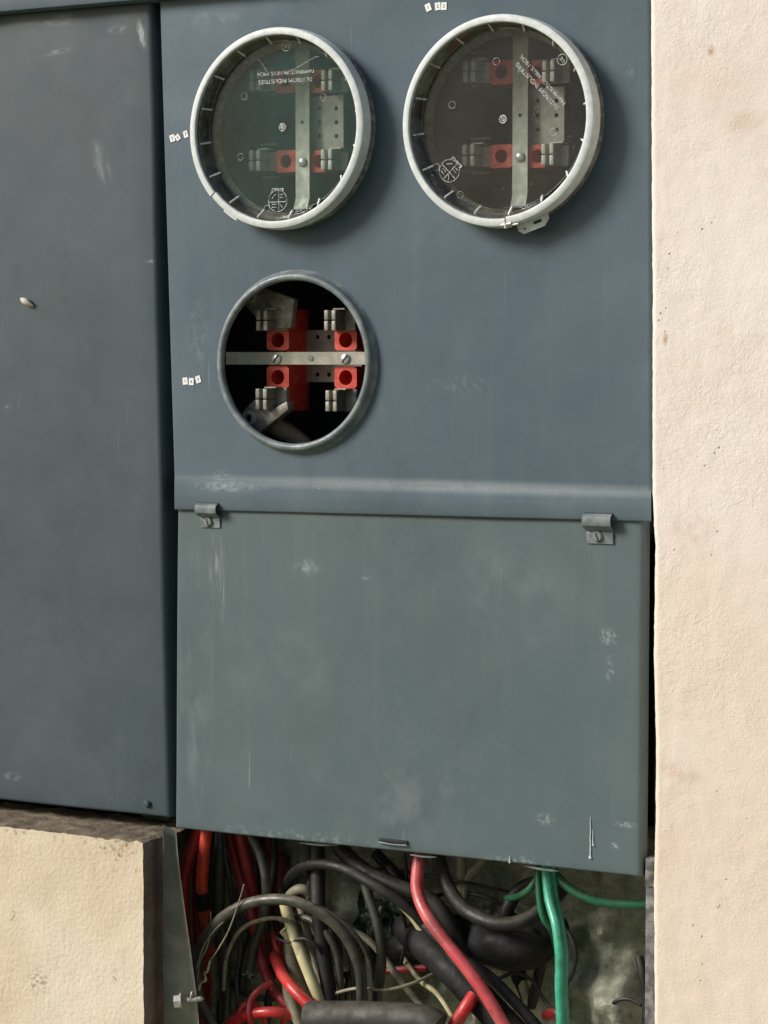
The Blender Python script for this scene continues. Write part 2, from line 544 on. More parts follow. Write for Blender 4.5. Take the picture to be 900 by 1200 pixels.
M_stucco, M_plaster = stucco(), plaster()
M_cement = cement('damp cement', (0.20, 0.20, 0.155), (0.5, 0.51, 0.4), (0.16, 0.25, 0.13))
M_ledge = cement('dusty mortar ledge', (0.14, 0.11, 0.075), (0.32, 0.265, 0.18), (0.1, 0.08, 0.06))
M_jamb = cement('brown rendered jamb', (0.21, 0.155, 0.13), (0.3, 0.23, 0.19), (0.16, 0.12, 0.1))
M_bounce = cement('olive bounce fill', (0.16, 0.18, 0.09), (0.24, 0.25, 0.13), (0.2, 0.19, 0.12))  # invented olive tone, picked for greenish bounce light
M_galv = simple('galvanised strip', (0.20, 0.215, 0.17), (0.30, 0.31, 0.25), scale=40, rough=0.5, metal=0.3, bump=0.3)
M_dirtmetal = simple('paint spattered steel edge', (0.06, 0.06, 0.062), (0.22, 0.22, 0.21), scale=130, rough=0.6, bump=0.4)


def plastic(name='clear cover plastic', gloss=0.4, tint=(0.33, 0.32, 0.33), haze=(0.012, 0.035)):
    t = NT(name)
    tr = t.n.new('ShaderNodeBsdfTransparent')
    tr.inputs[0].default_value = (0.94, 0.97, 0.96, 1)
    df = t.n.new('ShaderNodeBsdfDiffuse')
    df.inputs[0].default_value = (*tint, 1)
    gl = t.n.new('ShaderNodeBsdfGlossy')
    gl.inputs['Roughness'].default_value = 0.07
    fr = t.n.new('ShaderNodeFresnel')
    fr.inputs[0].default_value = 1.5
    m1, m2 = t.n.new('ShaderNodeMixShader'), t.n.new('ShaderNodeMixShader')
    dust = t.math('ADD', t.ramp(t.noise(16, 5, 0.65), 0.35, 0.75, *haze), t.math('MULTIPLY', t.ramp(t.voro(150), 0.06, 0.12, 0.35, 0), t.ramp(t.noise(40, 2), 0.5, 0.65)))
    t.l.new(dust, m1.inputs[0])
    t.l.new(tr.outputs[0], m1.inputs[1])
    t.l.new(df.outputs[0], m1.inputs[2])
    t.l.new(t.math('MULTIPLY', fr.outputs[0], gloss), m2.inputs[0])
    t.l.new(m1.outputs[0], m2.inputs[1])
    t.l.new(gl.outputs[0], m2.inputs[2])
    return t.done(m2.outputs[0])


def glint_plastic(name, dens, lo, hi, top=0.85):  # patchy white stands in for broken highlights on clear plastic
    t = NT(name)
    tr = t.n.new('ShaderNodeBsdfTransparent')
    p = t.princ((0.8, 0.82, 0.8), 0.2)
    m = t.n.new('ShaderNodeMixShader')
    t.l.new(t.ramp(t.noise(dens, 3, 0.6), lo, hi, 0.08, top), m.inputs[0])
    t.l.new(tr.outputs[0], m.inputs[1])
    t.l.new(p, m.inputs[2])
    return t.done(m.outputs[0])


M_plastic = plastic()
M_plreflect = plastic('cover plastic with painted teal reflection', 0.35, (0.10, 0.36, 0.36), (0.025, 0.06))  # same clear plastic; the teal haze is a reflection painted into its colour
M_plwall = plastic('clear cover side plastic', 0.15)
M_emboss = glint_plastic('raised plastic with painted glints', 420, 0.36, 0.62, 0.6)
M_rib = glint_plastic('rib plastic with painted glints', 200, 0.25, 0.5)

# ------------------------------------------------------------------ setting
g = boxbm(-6, 6, -8, 0.35, -1.32, -1.25)  # unseen plane added below to bounce light upward
go = obj('bounce_ground', g, M_bounce, smooth=False)
go['kind'] = 'structure'


def relief(bm, corners, nu, nv, amp, sc, normal, edge=None):
    """bumpy sheet between four corners TL, TR, BL, BR"""
    TL, TR, BL, BR = [Vector(c) for c in corners]
    rows = []
    for j in range(nv + 1):
        t = j / nv
        row = []
        for i in range(nu + 1):
            s = i / nu
            p = (TL * (1 - s) + TR * s) * (1 - t) + (BL * (1 - s) + BR * s) * t
            h = noise.fractal(p * sc, 0.9, 2.0, 4)
            q = p + Vector(normal) * (h * amp)
            if edge:
                q = edge(q, s, t, i, j)
            row.append(bm.verts.new(q))
        rows.append(row)
    for j in range(nv):
        for i in range(nu):
            bm.faces.new((rows[j][i], rows[j + 1][i], rows[j + 1][i + 1], rows[j][i + 1]))
    return rows


# right stucco wall: front face a few centimetres proud of the cabinet
YW = -0.04
bm = bmesh.new()
ztop, zbot = 0.62, -1.25
xw = P(764, 500, YW).x
prof_px = [(-200, 761), (0, 761.5), (150, 762), (260, 762.5), (330, 763.5), (560, 763.5), (600, 764.5), (640, 767), (700, 766), (770, 765), (870, 767.5),
           (960, 767), (1030, 765), (1120, 765.5), (1200, 766), (1500, 766)]
zx = [(P(u, v, YW).z, P(u, v, YW).x) for v, u in prof_px]


def edge_x(z):
    for (z1, x1), (z2, x2) in zip(zx[:-1], zx[1:]):
        if z2 <= z <= z1:
            return x1 + (x2 - x1) * (z - z1) / (z2 - z1)
    return zx[0][1] if z > zx[0][0] else zx[-1][1]


nU, nV = 150, 520
rows = []
for j in range(nV + 1):
    z = ztop + (zbot - ztop) * j / nV
    ex = edge_x(z) + 0.0005 * noise.fractal(Vector((z * 70, 1, 1)), 1, 2, 4) + 0.0004 * noise.noise(Vector((z * 400, 3, 1)))
    row = []
    for i in range(nU + 1):
        s = (i / nU) ** 1.7
        x = ex + (1.3 - ex) * s
        p = Vector((x, 0, z))
        y = YW - 0.0004 * noise.fractal(p * 60, 0.8, 2, 4) - 0.0009 * noise.noise(p * 3)
        d = x - ex
        if d < 0.004:
            y += (0.004 - d) ** 2 * 180
        row.append(bm.verts.new((x, y, z)))
    rows.append(row)
for j in range(nV):
    for i in range(nU):
        bm.faces.new((rows[j][i], rows[j + 1][i], rows[j + 1][i + 1], rows[j][i + 1]))
back = [bm.verts.new((r[0].co.x + 0.001, 0.16, r[0].co.z)) for r in rows]
for j in range(nV):
    bm.faces.new((back[j], back[j + 1], rows[j + 1][0], rows[j][0]))
o = obj('stucco_wall', bm, M_stucco)
tag(o, 'bright cream stucco wall with fine rough texture right of the cabinet', 'wall')

# lower left plaster wall with its ledge and jamb
YL = -0.05
jx = P(168, 1100, YL).x
bm = bmesh.new()
zl = P(80, 975, YL).z
zedge = [P(0, 962, YL).z, P(168, 982, YL).z]
rows = []
nU, nV = 150, 110
xl0 = -1.3
for j in range(nV + 1):
    t = j / nV
    row = []
    for i in range(nU + 1):
        s = 1 - (1 - i / nU) ** 1.5
        x = xl0 + (jx - xl0) * s
        zt = zl - 0.002 + 0.0018 * noise.fractal(Vector((x * 90, 2, 2)), 0.8, 2, 6)
        z = zt + (zbot - zt) * (t ** 1.5)
        p = Vector((x, 0, z))
        y = YL - 0.0008 * noise.fractal(p * 25, 0.9, 2, 4) - 0.0015 * noise.noise(p * 6)
        xx = x + (0.0012 * noise.fractal(Vector((z * 60, 5, 5)), 1, 2, 4) if i == nU else 0)
        row.append(bm.verts.new((xx, y, z)))
    rows.append(row)
for j in range(nV):
    for i in range(nU):
        bm.faces.new((rows[j][i], rows[j + 1][i], rows[j + 1][i + 1], rows[j][i + 1]))
wall_l = empty('plaster_wall', 'low yellowish cream plaster wall under the grey cabinet at lower left', 'wall', (jx, YL, zbot))
topline = [r.co.copy() for r in rows[0]]
sideline = [r[-1].co.copy() for r in rows]
obj('plaster_face', bm, M_plaster, wall_l)
# ledge: rough mortar running back from the broken plaster edge
bm = bmesh.new()
K = 22
grid = []
zback = P(100, 957, 0.02).z
for p in topline:
    c = []
    for k in range(K + 1):
        f = k / K
        y = YL + 0.0004 + (0.05 - YL) * f
        z = p.z + (zback - 0.002 - p.z) * f ** 0.8 + 0.0020 * noise.fractal(Vector((p.x * 60, y * 70, 4)), 0.9, 2, 5) * min(1, f * 6)
        c.append(bm.verts.new((p.x, y, z)))
    grid.append(c)
for a, b in zip(grid[:-1], grid[1:]):
    for k in range(K):
        bm.faces.new((a[k], b[k], b[k + 1], a[k + 1]))
obj('mortar_ledge', bm, M_ledge, wall_l)
bm = bmesh.new()
grid = []
for p in sideline:
    c = []
    for k in range(13):
        f = k / 12
        y = YL + 0.0004 + 0.043 * f
        c.append(bm.verts.new((p.x + 0.0015 * noise.fractal(Vector((y * 40, p.z * 30, 8)), 0.9, 2, 4) * min(1, f * 5), y, p.z)))
    grid.append(c)
for a, b in zip(grid[:-1], grid[1:]):
    for k in range(12):
        bm.faces.new((a[k + 1], b[k + 1], b[k], a[k]))
obj('jamb', bm, M_jamb, wall_l)

# rough cement wall behind everything, seen through the open bottom
bm = bmesh.new()
YB = 0.115


def backdepth(x, z):
    p = Vector((x, 0.3, z))
    h = 0.016 * noise.fractal(p * 14, 0.9, 2, 5) + 0.004 * noise.fractal(p * 60, 0.8, 2, 3)
    # vertical swelling round buried pipes and a mortar hump
    for u, w, a in ((718, 0.016, 0.022), (748, 0.012, 0.016), (597, 0.03, 0.02), (520, 0.035, 0.014)):
        x0 = P(u, 1080, YB).x
        h += a * math.exp(-((x - x0) / w) ** 2) * (0.6 + 0.5 * noise.noise(Vector((x0 * 9, 0, z * 7))))
    x0, z0 = xz(725, 1165, YB)
    h += 0.03 * math.exp(-(((x - x0) / 0.035) ** 2 + ((z - z0) / 0.028) ** 2))
    return YB - h


rows = []
nU, nV = 200, 160
xa, xb, za, zb = P(160, 900, YB).x, P(800, 900, YB).x, P(400, 930, YB).z, -0.9
for j in range(nV + 1):
    row = []
    for i in range(nU + 1):
        x = xa + (xb - xa) * i / nU
        z = za + (zb - za) * j / nV
        row.append(bm.verts.new((x, backdepth(x, z), z)))
    rows.append(row)
for j in range(nV):
    for i in range(nU):
        bm.faces.new((rows[j][i], rows[j + 1][i], rows[j + 1][i + 1], rows[j][i + 1]))
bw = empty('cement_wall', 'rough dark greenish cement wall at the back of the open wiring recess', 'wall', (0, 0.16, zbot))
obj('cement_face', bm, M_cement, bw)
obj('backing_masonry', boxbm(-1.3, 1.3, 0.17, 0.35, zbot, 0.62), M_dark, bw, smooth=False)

# ------------------------------------------------------------------ steel sheets
def sheet(corners, colL, colR, rowT, rowB, nu=36, nv=48, wave=0.0006):
    """sheet between corners TL TR BL BR (world); col/row lists hold (inset, y) fold profiles from each edge inwards"""
    TL, TR, BL, BR = [Vector(c) for c in corners]
    W, H = (TR - TL).length, (TL - BL).length
    S = [(d / W, y) for d, y in colL]
    sL, sR = S[-1][0], 1 - colR[-1][0] / W
    S += [(sL + (sR - sL) * i / nu, 0) for i in range(1, nu)]
    S += [(1 - d / W, y) for d, y in colR[::-1]]
    T = [(d / H, y) for d, y in rowT]
    tL, tR = T[-1][0], 1 - rowB[-1][0] / H
    T += [(tL + (tR - tL) * i / nv, 0) for i in range(1, nv)]
    T += [(1 - d / H, y) for d, y in rowB[::-1]]
    bm = bmesh.new()
    g_ = []
    for t, yt in T:
        row = []
        for s, ys in S:
            p = (TL * (1 - s) + TR * s) * (1 - t) + (BL * (1 - s) + BR * s) * t
            p.y += max(ys, yt) + wave * noise.noise(Vector((p.x * 7, 1.3, p.z * 7)))
            row.append(bm.verts.new(p))
        g_.append(row)
    for j in range(len(T) - 1):
        for i in range(len(S) - 1):
            bm.faces.new((g_[j][i], g_[j + 1][i], g_[j + 1][i + 1], g_[j][i + 1]))
    return bm


def fold(r, depth, n=5):
    out = [(0, depth), (0, r)]
    for i in range(1, n + 1):
        a = PI / 2 * i / n
        out.append((r * (1 - math.cos(a)) + 0, r * (1 - math.sin(a))))
    return out


# ---- left cabinet
lc = empty('switchgear_cabinet', 'dark grey steel cabinet door filling the left edge, beside the meter cabinet', 'cabinet', P(90, 950, 0.1))
YD = 0.004
tl = P(178.5, 2, YD)
bl = P(204, 957, YD)
zt, zb_ = P(100, 8.5, YD).z, P(100, 948, YD).z
corners = [(-1.0, YD, zt), (tl.x, YD, zt), (-1.0, YD, zb_), (P(199.5, 956, YD).x, YD, zb_)]
obj('door_panel', sheet(corners, fold(0.003, 0.02), fold(0.006, 0.03), fold(0.002, 0.02), fold(0.003, 0.025), wave=0.0012), M_door, lc)
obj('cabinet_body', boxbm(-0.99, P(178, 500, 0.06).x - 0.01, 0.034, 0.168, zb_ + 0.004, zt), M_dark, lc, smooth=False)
p = P(172, 942, YD - 0.001)
b = bmesh.new()
lathe(b, (p.x, p.y, p.z), [(0.0001, -0.0018), (0.0025, -0.0015), (0.0036, 0.0)], n=20)
obj('rivet', b, M_door, lc)
# ---- hood above
hd = empty('cabinet_hood', 'lighter grey folded steel hood along the top edge above both cabinets', 'hood', (0, 0.1, 0.5))
zh = zt - 0.0005
obj('hood_panel', boxbm(-1.0, P(757, 0, 0).x + 0.002, -0.012, 0.168, zh, zh + 0.03, 0.002), M_hood, hd)

# ---- meter cabinet
mc = empty('meter_cabinet', 'blue grey steel meter cabinet with three round sockets and a plain lower cover', 'cabinet', P(480, 1020, 0.1))
C1 = P(322, 150.5, -0.024)
C2 = P(581.5, 141, -0.024)
C3 = P(342.5, 424.5, -0.0075)


def pxr(h, c):
    return (h / 2) * ((c - CAM).dot(fwd)) / F_PX


RIN = (pxr(215, C1) + pxr(230, C2)) / 2
R3 = pxr(191, C3)
XL_t, XL_b = P(190, 2, 0).x, P(207, 562, 0).x
XR_t, XR_b = P(757, 2, 0).x, P(759, 577, 0).x
z_top = zh - 0.0005
z_b = P(205, 561, 0).z
bm = bmesh.new()
loops = []


def seg_loop(pts):
    vs_ = [bm.verts.new(p) for p in pts]
    return [bm.edges.new((vs_[i], vs_[(i + 1) % len(vs_)])) for i in range(len(vs_))]


edges = seg_loop([(XL_t, 0, z_top), (XR_t, 0, z_top), (XR_b, 0, z_b), (XL_b, 0, z_b)])
for c, r in ((C1, RIN * 0.985), (C2, RIN * 0.985), (C3, R3 + 0.006)):
    edges += seg_loop([(c.x + r * math.cos(2 * PI * k / 72), 0, c.z + r * math.sin(2 * PI * k / 72)) for k in range(72)])
bmesh.ops.triangle_fill(bm, use_beauty=True, edges=edges, normal=(0, -1, 0))
# folded side edges
for xt, xb2, sgn in ((XL_t, XL_b, 1), (XR_t, XR_b, -1)):
    prof = [(0, 0)] + [(-sgn * 0.004 * math.sin(a), 0.004 * (1 - math.cos(a))) for a in (0.4, 0.8, 1.2, PI / 2)] + [(-sgn * 0.004, 0.03)]
    A = [bm.verts.new((xt + dx, y, z_top)) for dx, y in prof]
    B = [bm.verts.new((xb2 + dx, y, z_b)) for dx, y in prof]
    for i in range(len(prof) - 1):
        bm.faces.new((A[i], A[i + 1], B[i + 1], B[i]) if sgn > 0 else (A[i + 1], A[i], B[i], B[i + 1]))
bmesh.ops.remove_doubles(bm, verts=bm.verts[:], dist=1e-6)
bmesh.ops.recalc_face_normals(bm, faces=bm.faces[:])
obj('upper_panel', bm, M_upper, mc)
# offset ridge and drip lip where the upper panel overlaps the lower cover
bm = bmesh.new()
prof = [(561, 575.5, 0.0), (564, 578.5, -0.0004), (568, 582, -0.0020), (573, 587, -0.0042), (577.5, 591.5, -0.0058), (581, 595, -0.0065), (585, 599, -0.0068), (590, 604, -0.0069),
        (595.4, 609.4, -0.0068), (596.8, 610.8, -0.0064), (597.4, 611.4, -0.0056), (597.4, 611.4, -0.0030)]
grid = []
pz = None
for vl, vr, y in prof:
    a, c = P(204.5, vl, y), P(763, vr, y)
    zz = P(484, (vl + vr) / 2, y).z
    row = []
    for i in range(41):
        x = a.x + (c.x - a.x) * i / 40
        zz_ = a.z + (c.z - a.z) * i / 40
        row.append(bm.verts.new((x, y + 0.0004 * noise.noise(Vector((x * 12, 0, y * 50))), zz_)))
    grid.append(row)
for a, c in zip(grid[:-1], grid[1:]):
    for i in range(40):
        bm.faces.new((a[i], c[i], c[i + 1], a[i + 1]))
bmesh.ops.remove_doubles(bm, verts=bm.verts[:], dist=1e-7)
ridge = obj('drip_ridge', bm, M_ridge, mc)

# lower cover
YC = -0.003
corners = [P(208, 590, YC), P(755, 604, YC), P(205, 970.5, YC), P(752, 1027.5, YC)]
bm = sheet(corners, fold(0.002, 0.025), fold(0.005, 0.013), [(0, 0.0), (0.002, 0)], fold(0.002, 0.016), nu=80, nv=60, wave=0.0012)
lcov = obj('lower_cover', bm, M_lower, mc)
# slot with its turned lip
s0 = P(461, 985.5, YC)
b = boxbm(s0.x - 0.0142, s0.x + 0.0142, s0.y - 0.0016, s0.y + 0.004, s0.z - 0.0016, s0.z + 0.0014, 0.0006, None)
obj('latch_slot', b, M_dark, lcov).matrix_parent_inverse = Matrix.Identity(4)
b = bmesh.new()
tube(b, [(s0.x - 0.014, s0.y - 0.002, s0.z - 0.0018), (s0.x, s0.y - 0.0024, s0.z - 0.0026), (s0.x + 0.014, s0.y - 0.002, s0.z - 0.0022)], 0.0007, n=8)
obj('slot_lip', b, M_collar, lcov)
# paler bottom hem where it shows under the edge
for (u0, v0), (u1, v1) in (((350, 987.5), (397, 990.5)), ((480, 1001.5), (512, 1004.5)), ((612, 1014), (655, 1021))):
    b = bmesh.new()
    a, c = P(u0, v0, 0.004), P(u1, v1, 0.004)
    mpt = (a + c) / 2
    mpt.z -= 0.0006
    tube(b, [a, mpt, c], lambda f: 0.0002 + 0.0011 * math.sin(PI * f), n=8)
    obj('hem', b, M_collar, lcov)
for u, v0, v1, w in ((692, 958, 1006, 1.1), (695, 972, 991, 0.9), (597, 1003, 1011, 1.0)):
    b = bmesh.new()
    pts = [P(u + random.uniform(-.4, .4), v0 + (v1 - v0) * k / 6, YC - 0.0006) for k in range(7)]
    tube(b, pts, lambda f: (0.0002 + 0.0004 * f) * w + (0.0006 * w if f > 0.93 else 0), n=8)
    obj('paint_drip', b, M_white, lcov)

# clips over the lip, with screws
def clip(u, v, wpx, hpx, parent):
    b = bmesh.new()
    y0 = -0.0069
    prof = [(-1.0, y0 + 0.003), (-0.97, y0 - 0.003), (-0.80, y0 - 0.0058), (-0.5, y0 - 0.0066), (-0.2, y0 - 0.0056), (0.05, y0 - 0.001), (0.2, y0 + 0.003), (0.35, YC - 0.0022), (0.6, YC - 0.0016), (1.0, YC - 0.0014)]
    rows_ = []
    th = 0.0014
    c = P(u, v, y0)
    hw = wpx / 2 / 1190
    hh = hpx / 2 / 1340
    for f, y in prof:
        zz = c.z - f * hh
        w = hw * (0.93 if f > 0.1 else 1.0)
        rows_.append([b.verts.new((c.x - w, y, zz)), b.verts.new((c.x + w, y, zz)), b.verts.new((c.x + w, y + th, zz)), b.verts.new((c.x - w, y + th, zz))])
    for A, B in zip(rows_[:-1], rows_[1:]):
        for i in range(4):
            b.faces.new((A[i], B[i], B[(i + 1) % 4], A[(i + 1) % 4]))
    b.faces.new(rows_[0])
    b.faces.new(rows_[-1][::-1])
    bmesh.ops.recalc_face_normals(b, faces=b.faces[:])
    ck = obj('clip', b, M_collar, parent)
    sc = (c.x - 0.0016, YC - 0.0016, c.z - 0.52 * hh)
    s = bmesh.new()
    lathe(s, sc, [(0.0001, -0.0026), (0.0036, -0.0024), (0.0046, -0.0012), (0.0046, 0.0)], n=24)
    so = obj('screw', s, M_collar, ck)
    s = boxbm(sc[0] - 0.0030, sc[0] + 0.0030, sc[1] - 0.0029, sc[1] - 0.0023, sc[2] - 0.0005, sc[2] + 0.0005, mat=Matrix.Translation(sc) @ Matrix.Rotation(1.2, 4, 'Y') @ Matrix.Translation((-sc[0], -sc[1], -sc[2])))
    obj('screw_slot', s, M_dark, ck)
    s = boxbm(c.x - hw * 1.02, c.x + hw * 1.02, y0 - 0.0004, y0 + 0.003, c.z + hh * 0.92, c.z + hh * 1.04)
    obj('clip_slot', s, M_dark, ck)


clip(244.5, 604, 26, 30, mc)
clip(701.5, 619.5, 30, 34, mc)

# body behind: walls and back, interior shade put into their dark colour
zlow = P(480, 990, 0.03).z
xbl, xbr = P(205, 500, 0.02).x, P(757, 500, 0.02).x + 0.008
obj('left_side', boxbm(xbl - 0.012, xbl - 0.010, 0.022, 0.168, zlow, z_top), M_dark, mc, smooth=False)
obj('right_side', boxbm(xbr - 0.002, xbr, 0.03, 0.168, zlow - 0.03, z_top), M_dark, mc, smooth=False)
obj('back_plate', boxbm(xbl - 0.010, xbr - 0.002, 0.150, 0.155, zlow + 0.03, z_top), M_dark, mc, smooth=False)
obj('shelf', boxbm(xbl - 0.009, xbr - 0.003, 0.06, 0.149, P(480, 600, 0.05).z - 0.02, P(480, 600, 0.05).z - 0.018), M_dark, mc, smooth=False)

# collars
def collar(c, r, depth, out, m, inner=None, name='socket_collar'):
    b = bmesh.new()
    w = 0.0068
    prof = [(r + w + out, 0.0005), (r + w + out * 0.55, -0.0008), (r + w + 0.0006, -0.003)]
    prof += [(r + w - 0.0002, -depth + 0.004)]
    for a in (0, 30, 60, 90, 120, 150, 180):
        prof.append((r + w / 2 + (w / 2) * math.cos(R(a)), -depth + 0.0035 - 0.0035 * math.sin(R(a))))
    prof += [(r + 0.0004, -depth + 0.0055), (r + 0.003, -depth + 0.007), (r + 0.0062, 0.0012)]
    lathe(b, (c.x, 0, c.z), prof)
    return obj(name, b, m, mc)


collar(C3, R3, 0.0085, 0.0035, M_collar)
for c in (C1, C2):
    b = bmesh.new()
    r = RIN
    lathe(b, (c.x, 0, c.z), [(r + 0.007, 0.0005), (r + 0.0038, -0.001), (r + 0.0030, -0.004), (r + 0.0028, -0.018), (r + 0.001, -0.0195), (r - 0.0004, -0.018), (r - 0.0006, 0.0)])
    obj('socket_collar', b, M_ringdirt, mc)
    b = bmesh.new()
    lathe(b, (c.x, 0, c.z), [(r - 0.0007, -0.018), (r - 0.0009, 0.001), (r * 0.93, 0.004), (r * 0.90, 0.004)])
    obj('collar_lining', b, M_tan, mc)

# lower channel on the left of the open recess, galvanised
ch = obj('side_channel', bmesh.new(), M_galv, mc)
bm = bmesh.new()
front = [(190.5, 966, -0.030), (191, 1000, -0.033), (191, 1100, -0.034), (192, 1200, -0.034), (192, 1330, -0.034)]
backp = [(206, 974, -0.022), (208, 1005, -0.024), (215, 1060, -0.024), (224, 1125, -0.023), (232, 1195, -0.022), (240, 1330, -0.02)]
fr = smooth_path([P(*q) for q in front], 8)
bk = smooth_path([P(*q) for q in backp], 8)


def resamp(path, n):
    L = [0]
    for a, c in zip(path[:-1], path[1:]):
        L.append(L[-1] + (c - a).length)
    out = []
    for i in range(n):
        d = L[-1] * i / (n - 1)
        k = max(j for j in range(len(L)) if L[j] <= d + 1e-9)
        k = min(k, len(path) - 2)
        f = (d - L[k]) / (L[k + 1] - L[k])
        out.append(path[k].lerp(path[k + 1], f))
    return out


fr, bk = resamp(fr, 40), resamp(bk, 40)
g_ = []
for a, c in zip(fr, bk):
    row = []
    for k in range(9):
        f = k / 8
        p = a.lerp(c, f)
        p.x += 0.0008 * noise.noise(p * 30)
        row.append(bm.verts.new(p))
    # narrow lip turned towards the viewer
    q = c.copy()
    q.x += 0.0015
    q.y -= 0.001
    row.append(bm.verts.new(q))
    g_.append(row)
for a, c in zip(g_[:-1], g_[1:]):
    for k in range(len(a) - 1):
        bm.faces.new((a[k], a[k + 1], c[k + 1], c[k]))
geom = bmesh.ops.solidify(bm, geom=bm.faces[:], thickness=0.0012)
bm.to_mesh(ch.data)
bm.free()
ch.data.shade_smooth()
# right edge of the recess
a, c = P(757.5, 1028, 0.004), P(766, 1030, 0.004)
obj('right_channel', boxbm(a.x, a.x + 0.012, 0.002, 0.06, -0.9, a.z + 0.004, 0.001), M_dirtmetal, mc)
a = P(759, 1022, 0.0)
obj('hinge_block', boxbm(a.x - 0.002, a.x + 0.006, -0.001, 0.03, a.z - 0.012, a.z + 0.012, 0.001), M_dirtmetal, mc)

# ------------------------------------------------------------------ sockets inside
def block_hole(c, w, h, d, r, n=24):
    """box whose front (towards -Y) carries a round hole"""
    b = bmesh.new()
    x, y, z = c
    circ, sq = [], []
    for k in range(n):
        a = 2 * PI * k / n + PI / n
        ca, sa = math.cos(a), math.sin(a)
        circ.append(b.verts.new((x + r * ca, y, z + r * sa)))
        m = max(abs(ca), abs(sa))
        sq.append(b.verts.new((x + w / 2 * ca / m, y, z + h / 2 * sa / m)))
    deep = [b.verts.new((v.co.x, y + d * 0.6, v.co.z)) for v in circ]
    bk_ = [b.verts.new((v.co.x, y + d, v.co.z)) for v in sq]
    for k in range(n):
        j = (k + 1) % n
        b.faces.new((circ[k], circ[j], sq[j], sq[k]))
        b.faces.new((circ[j], circ[k], deep[k], deep[j]))
        b.faces.new((sq[k], sq[j], bk_[j], bk_[k]))
    b.faces.new(deep)
    b.faces.new(bk_)
    bmesh.ops.recalc_face_normals(b, faces=b.faces[:])
    return b


def jaw_bm(u0, u1, v0, v1, y):
    b = bmesh.new()
    a, c = P(u0, v0, y), P(u1, v1, y)
    w, h = c.x - a.x, a.z - c.z
    for fx in (0.0, 0.62):
        for fz in (0, 1):
            z0 = a.z - h * (0.5 * fz + 0.015)
            add_box(b, a.x + w * fx, a.x + w * (fx + 0.36), y, y + 0.017, z0 - h * 0.465, z0)
    bevel_all(b, 0.0009, 3)
    add_box(b, a.x + w * 0.02, a.x + w * 1.5, y + 0.0175, y + 0.020, c.z + 0.001, a.z - 0.001)
    add_box(b, a.x + w * 0.5, a.x + w * 1.45, y + 0.006, y + 0.0174, a.z + 0.0002, a.z + 0.0014)
    return b


def screw_head(b, c, r=0.0042):
    lathe(b, c, [(0.0001, -0.0022), (r * 0.7, -0.002), (r, -0.0008), (r, 0.0005)], n=24)


def punched_plate(x0, x1, z0, z1, y, holes, r, th=0.0015):
    b = bmesh.new()
    es = []

    def lp(pts):
        v_ = [b.verts.new(p) for p in pts]
        return [b.edges.new((v_[i], v_[(i + 1) % len(v_)])) for i in range(len(v_))]
    es += lp([(x0, y, z0), (x1, y, z0), (x1, y, z1), (x0, y, z1)])
    for hx, hz in holes:
        es += lp([(hx + r * math.cos(2 * PI * k / 16), y, hz + r * math.sin(2 * PI * k / 16)) for k in range(16)])
    bmesh.ops.triangle_fill(b, use_beauty=True, edges=es, normal=(0, -1, 0))
    r_ = bmesh.ops.extrude_face_region(b, geom=b.faces[:])
    bmesh.ops.translate(b, verts=[e for e in r_['geom'] if isinstance(e, bmesh.types.BMVert)], vec=(0, th, 0))
    bmesh.ops.recalc_face_normals(b, faces=b.faces[:])
    return b


def wide_block(u0, u1, v0, v1, y, d, hu, hv, rh):
    a, c = P(u0, v0, y), P(u1, v1, y)
    return a, c


YS = 0.027
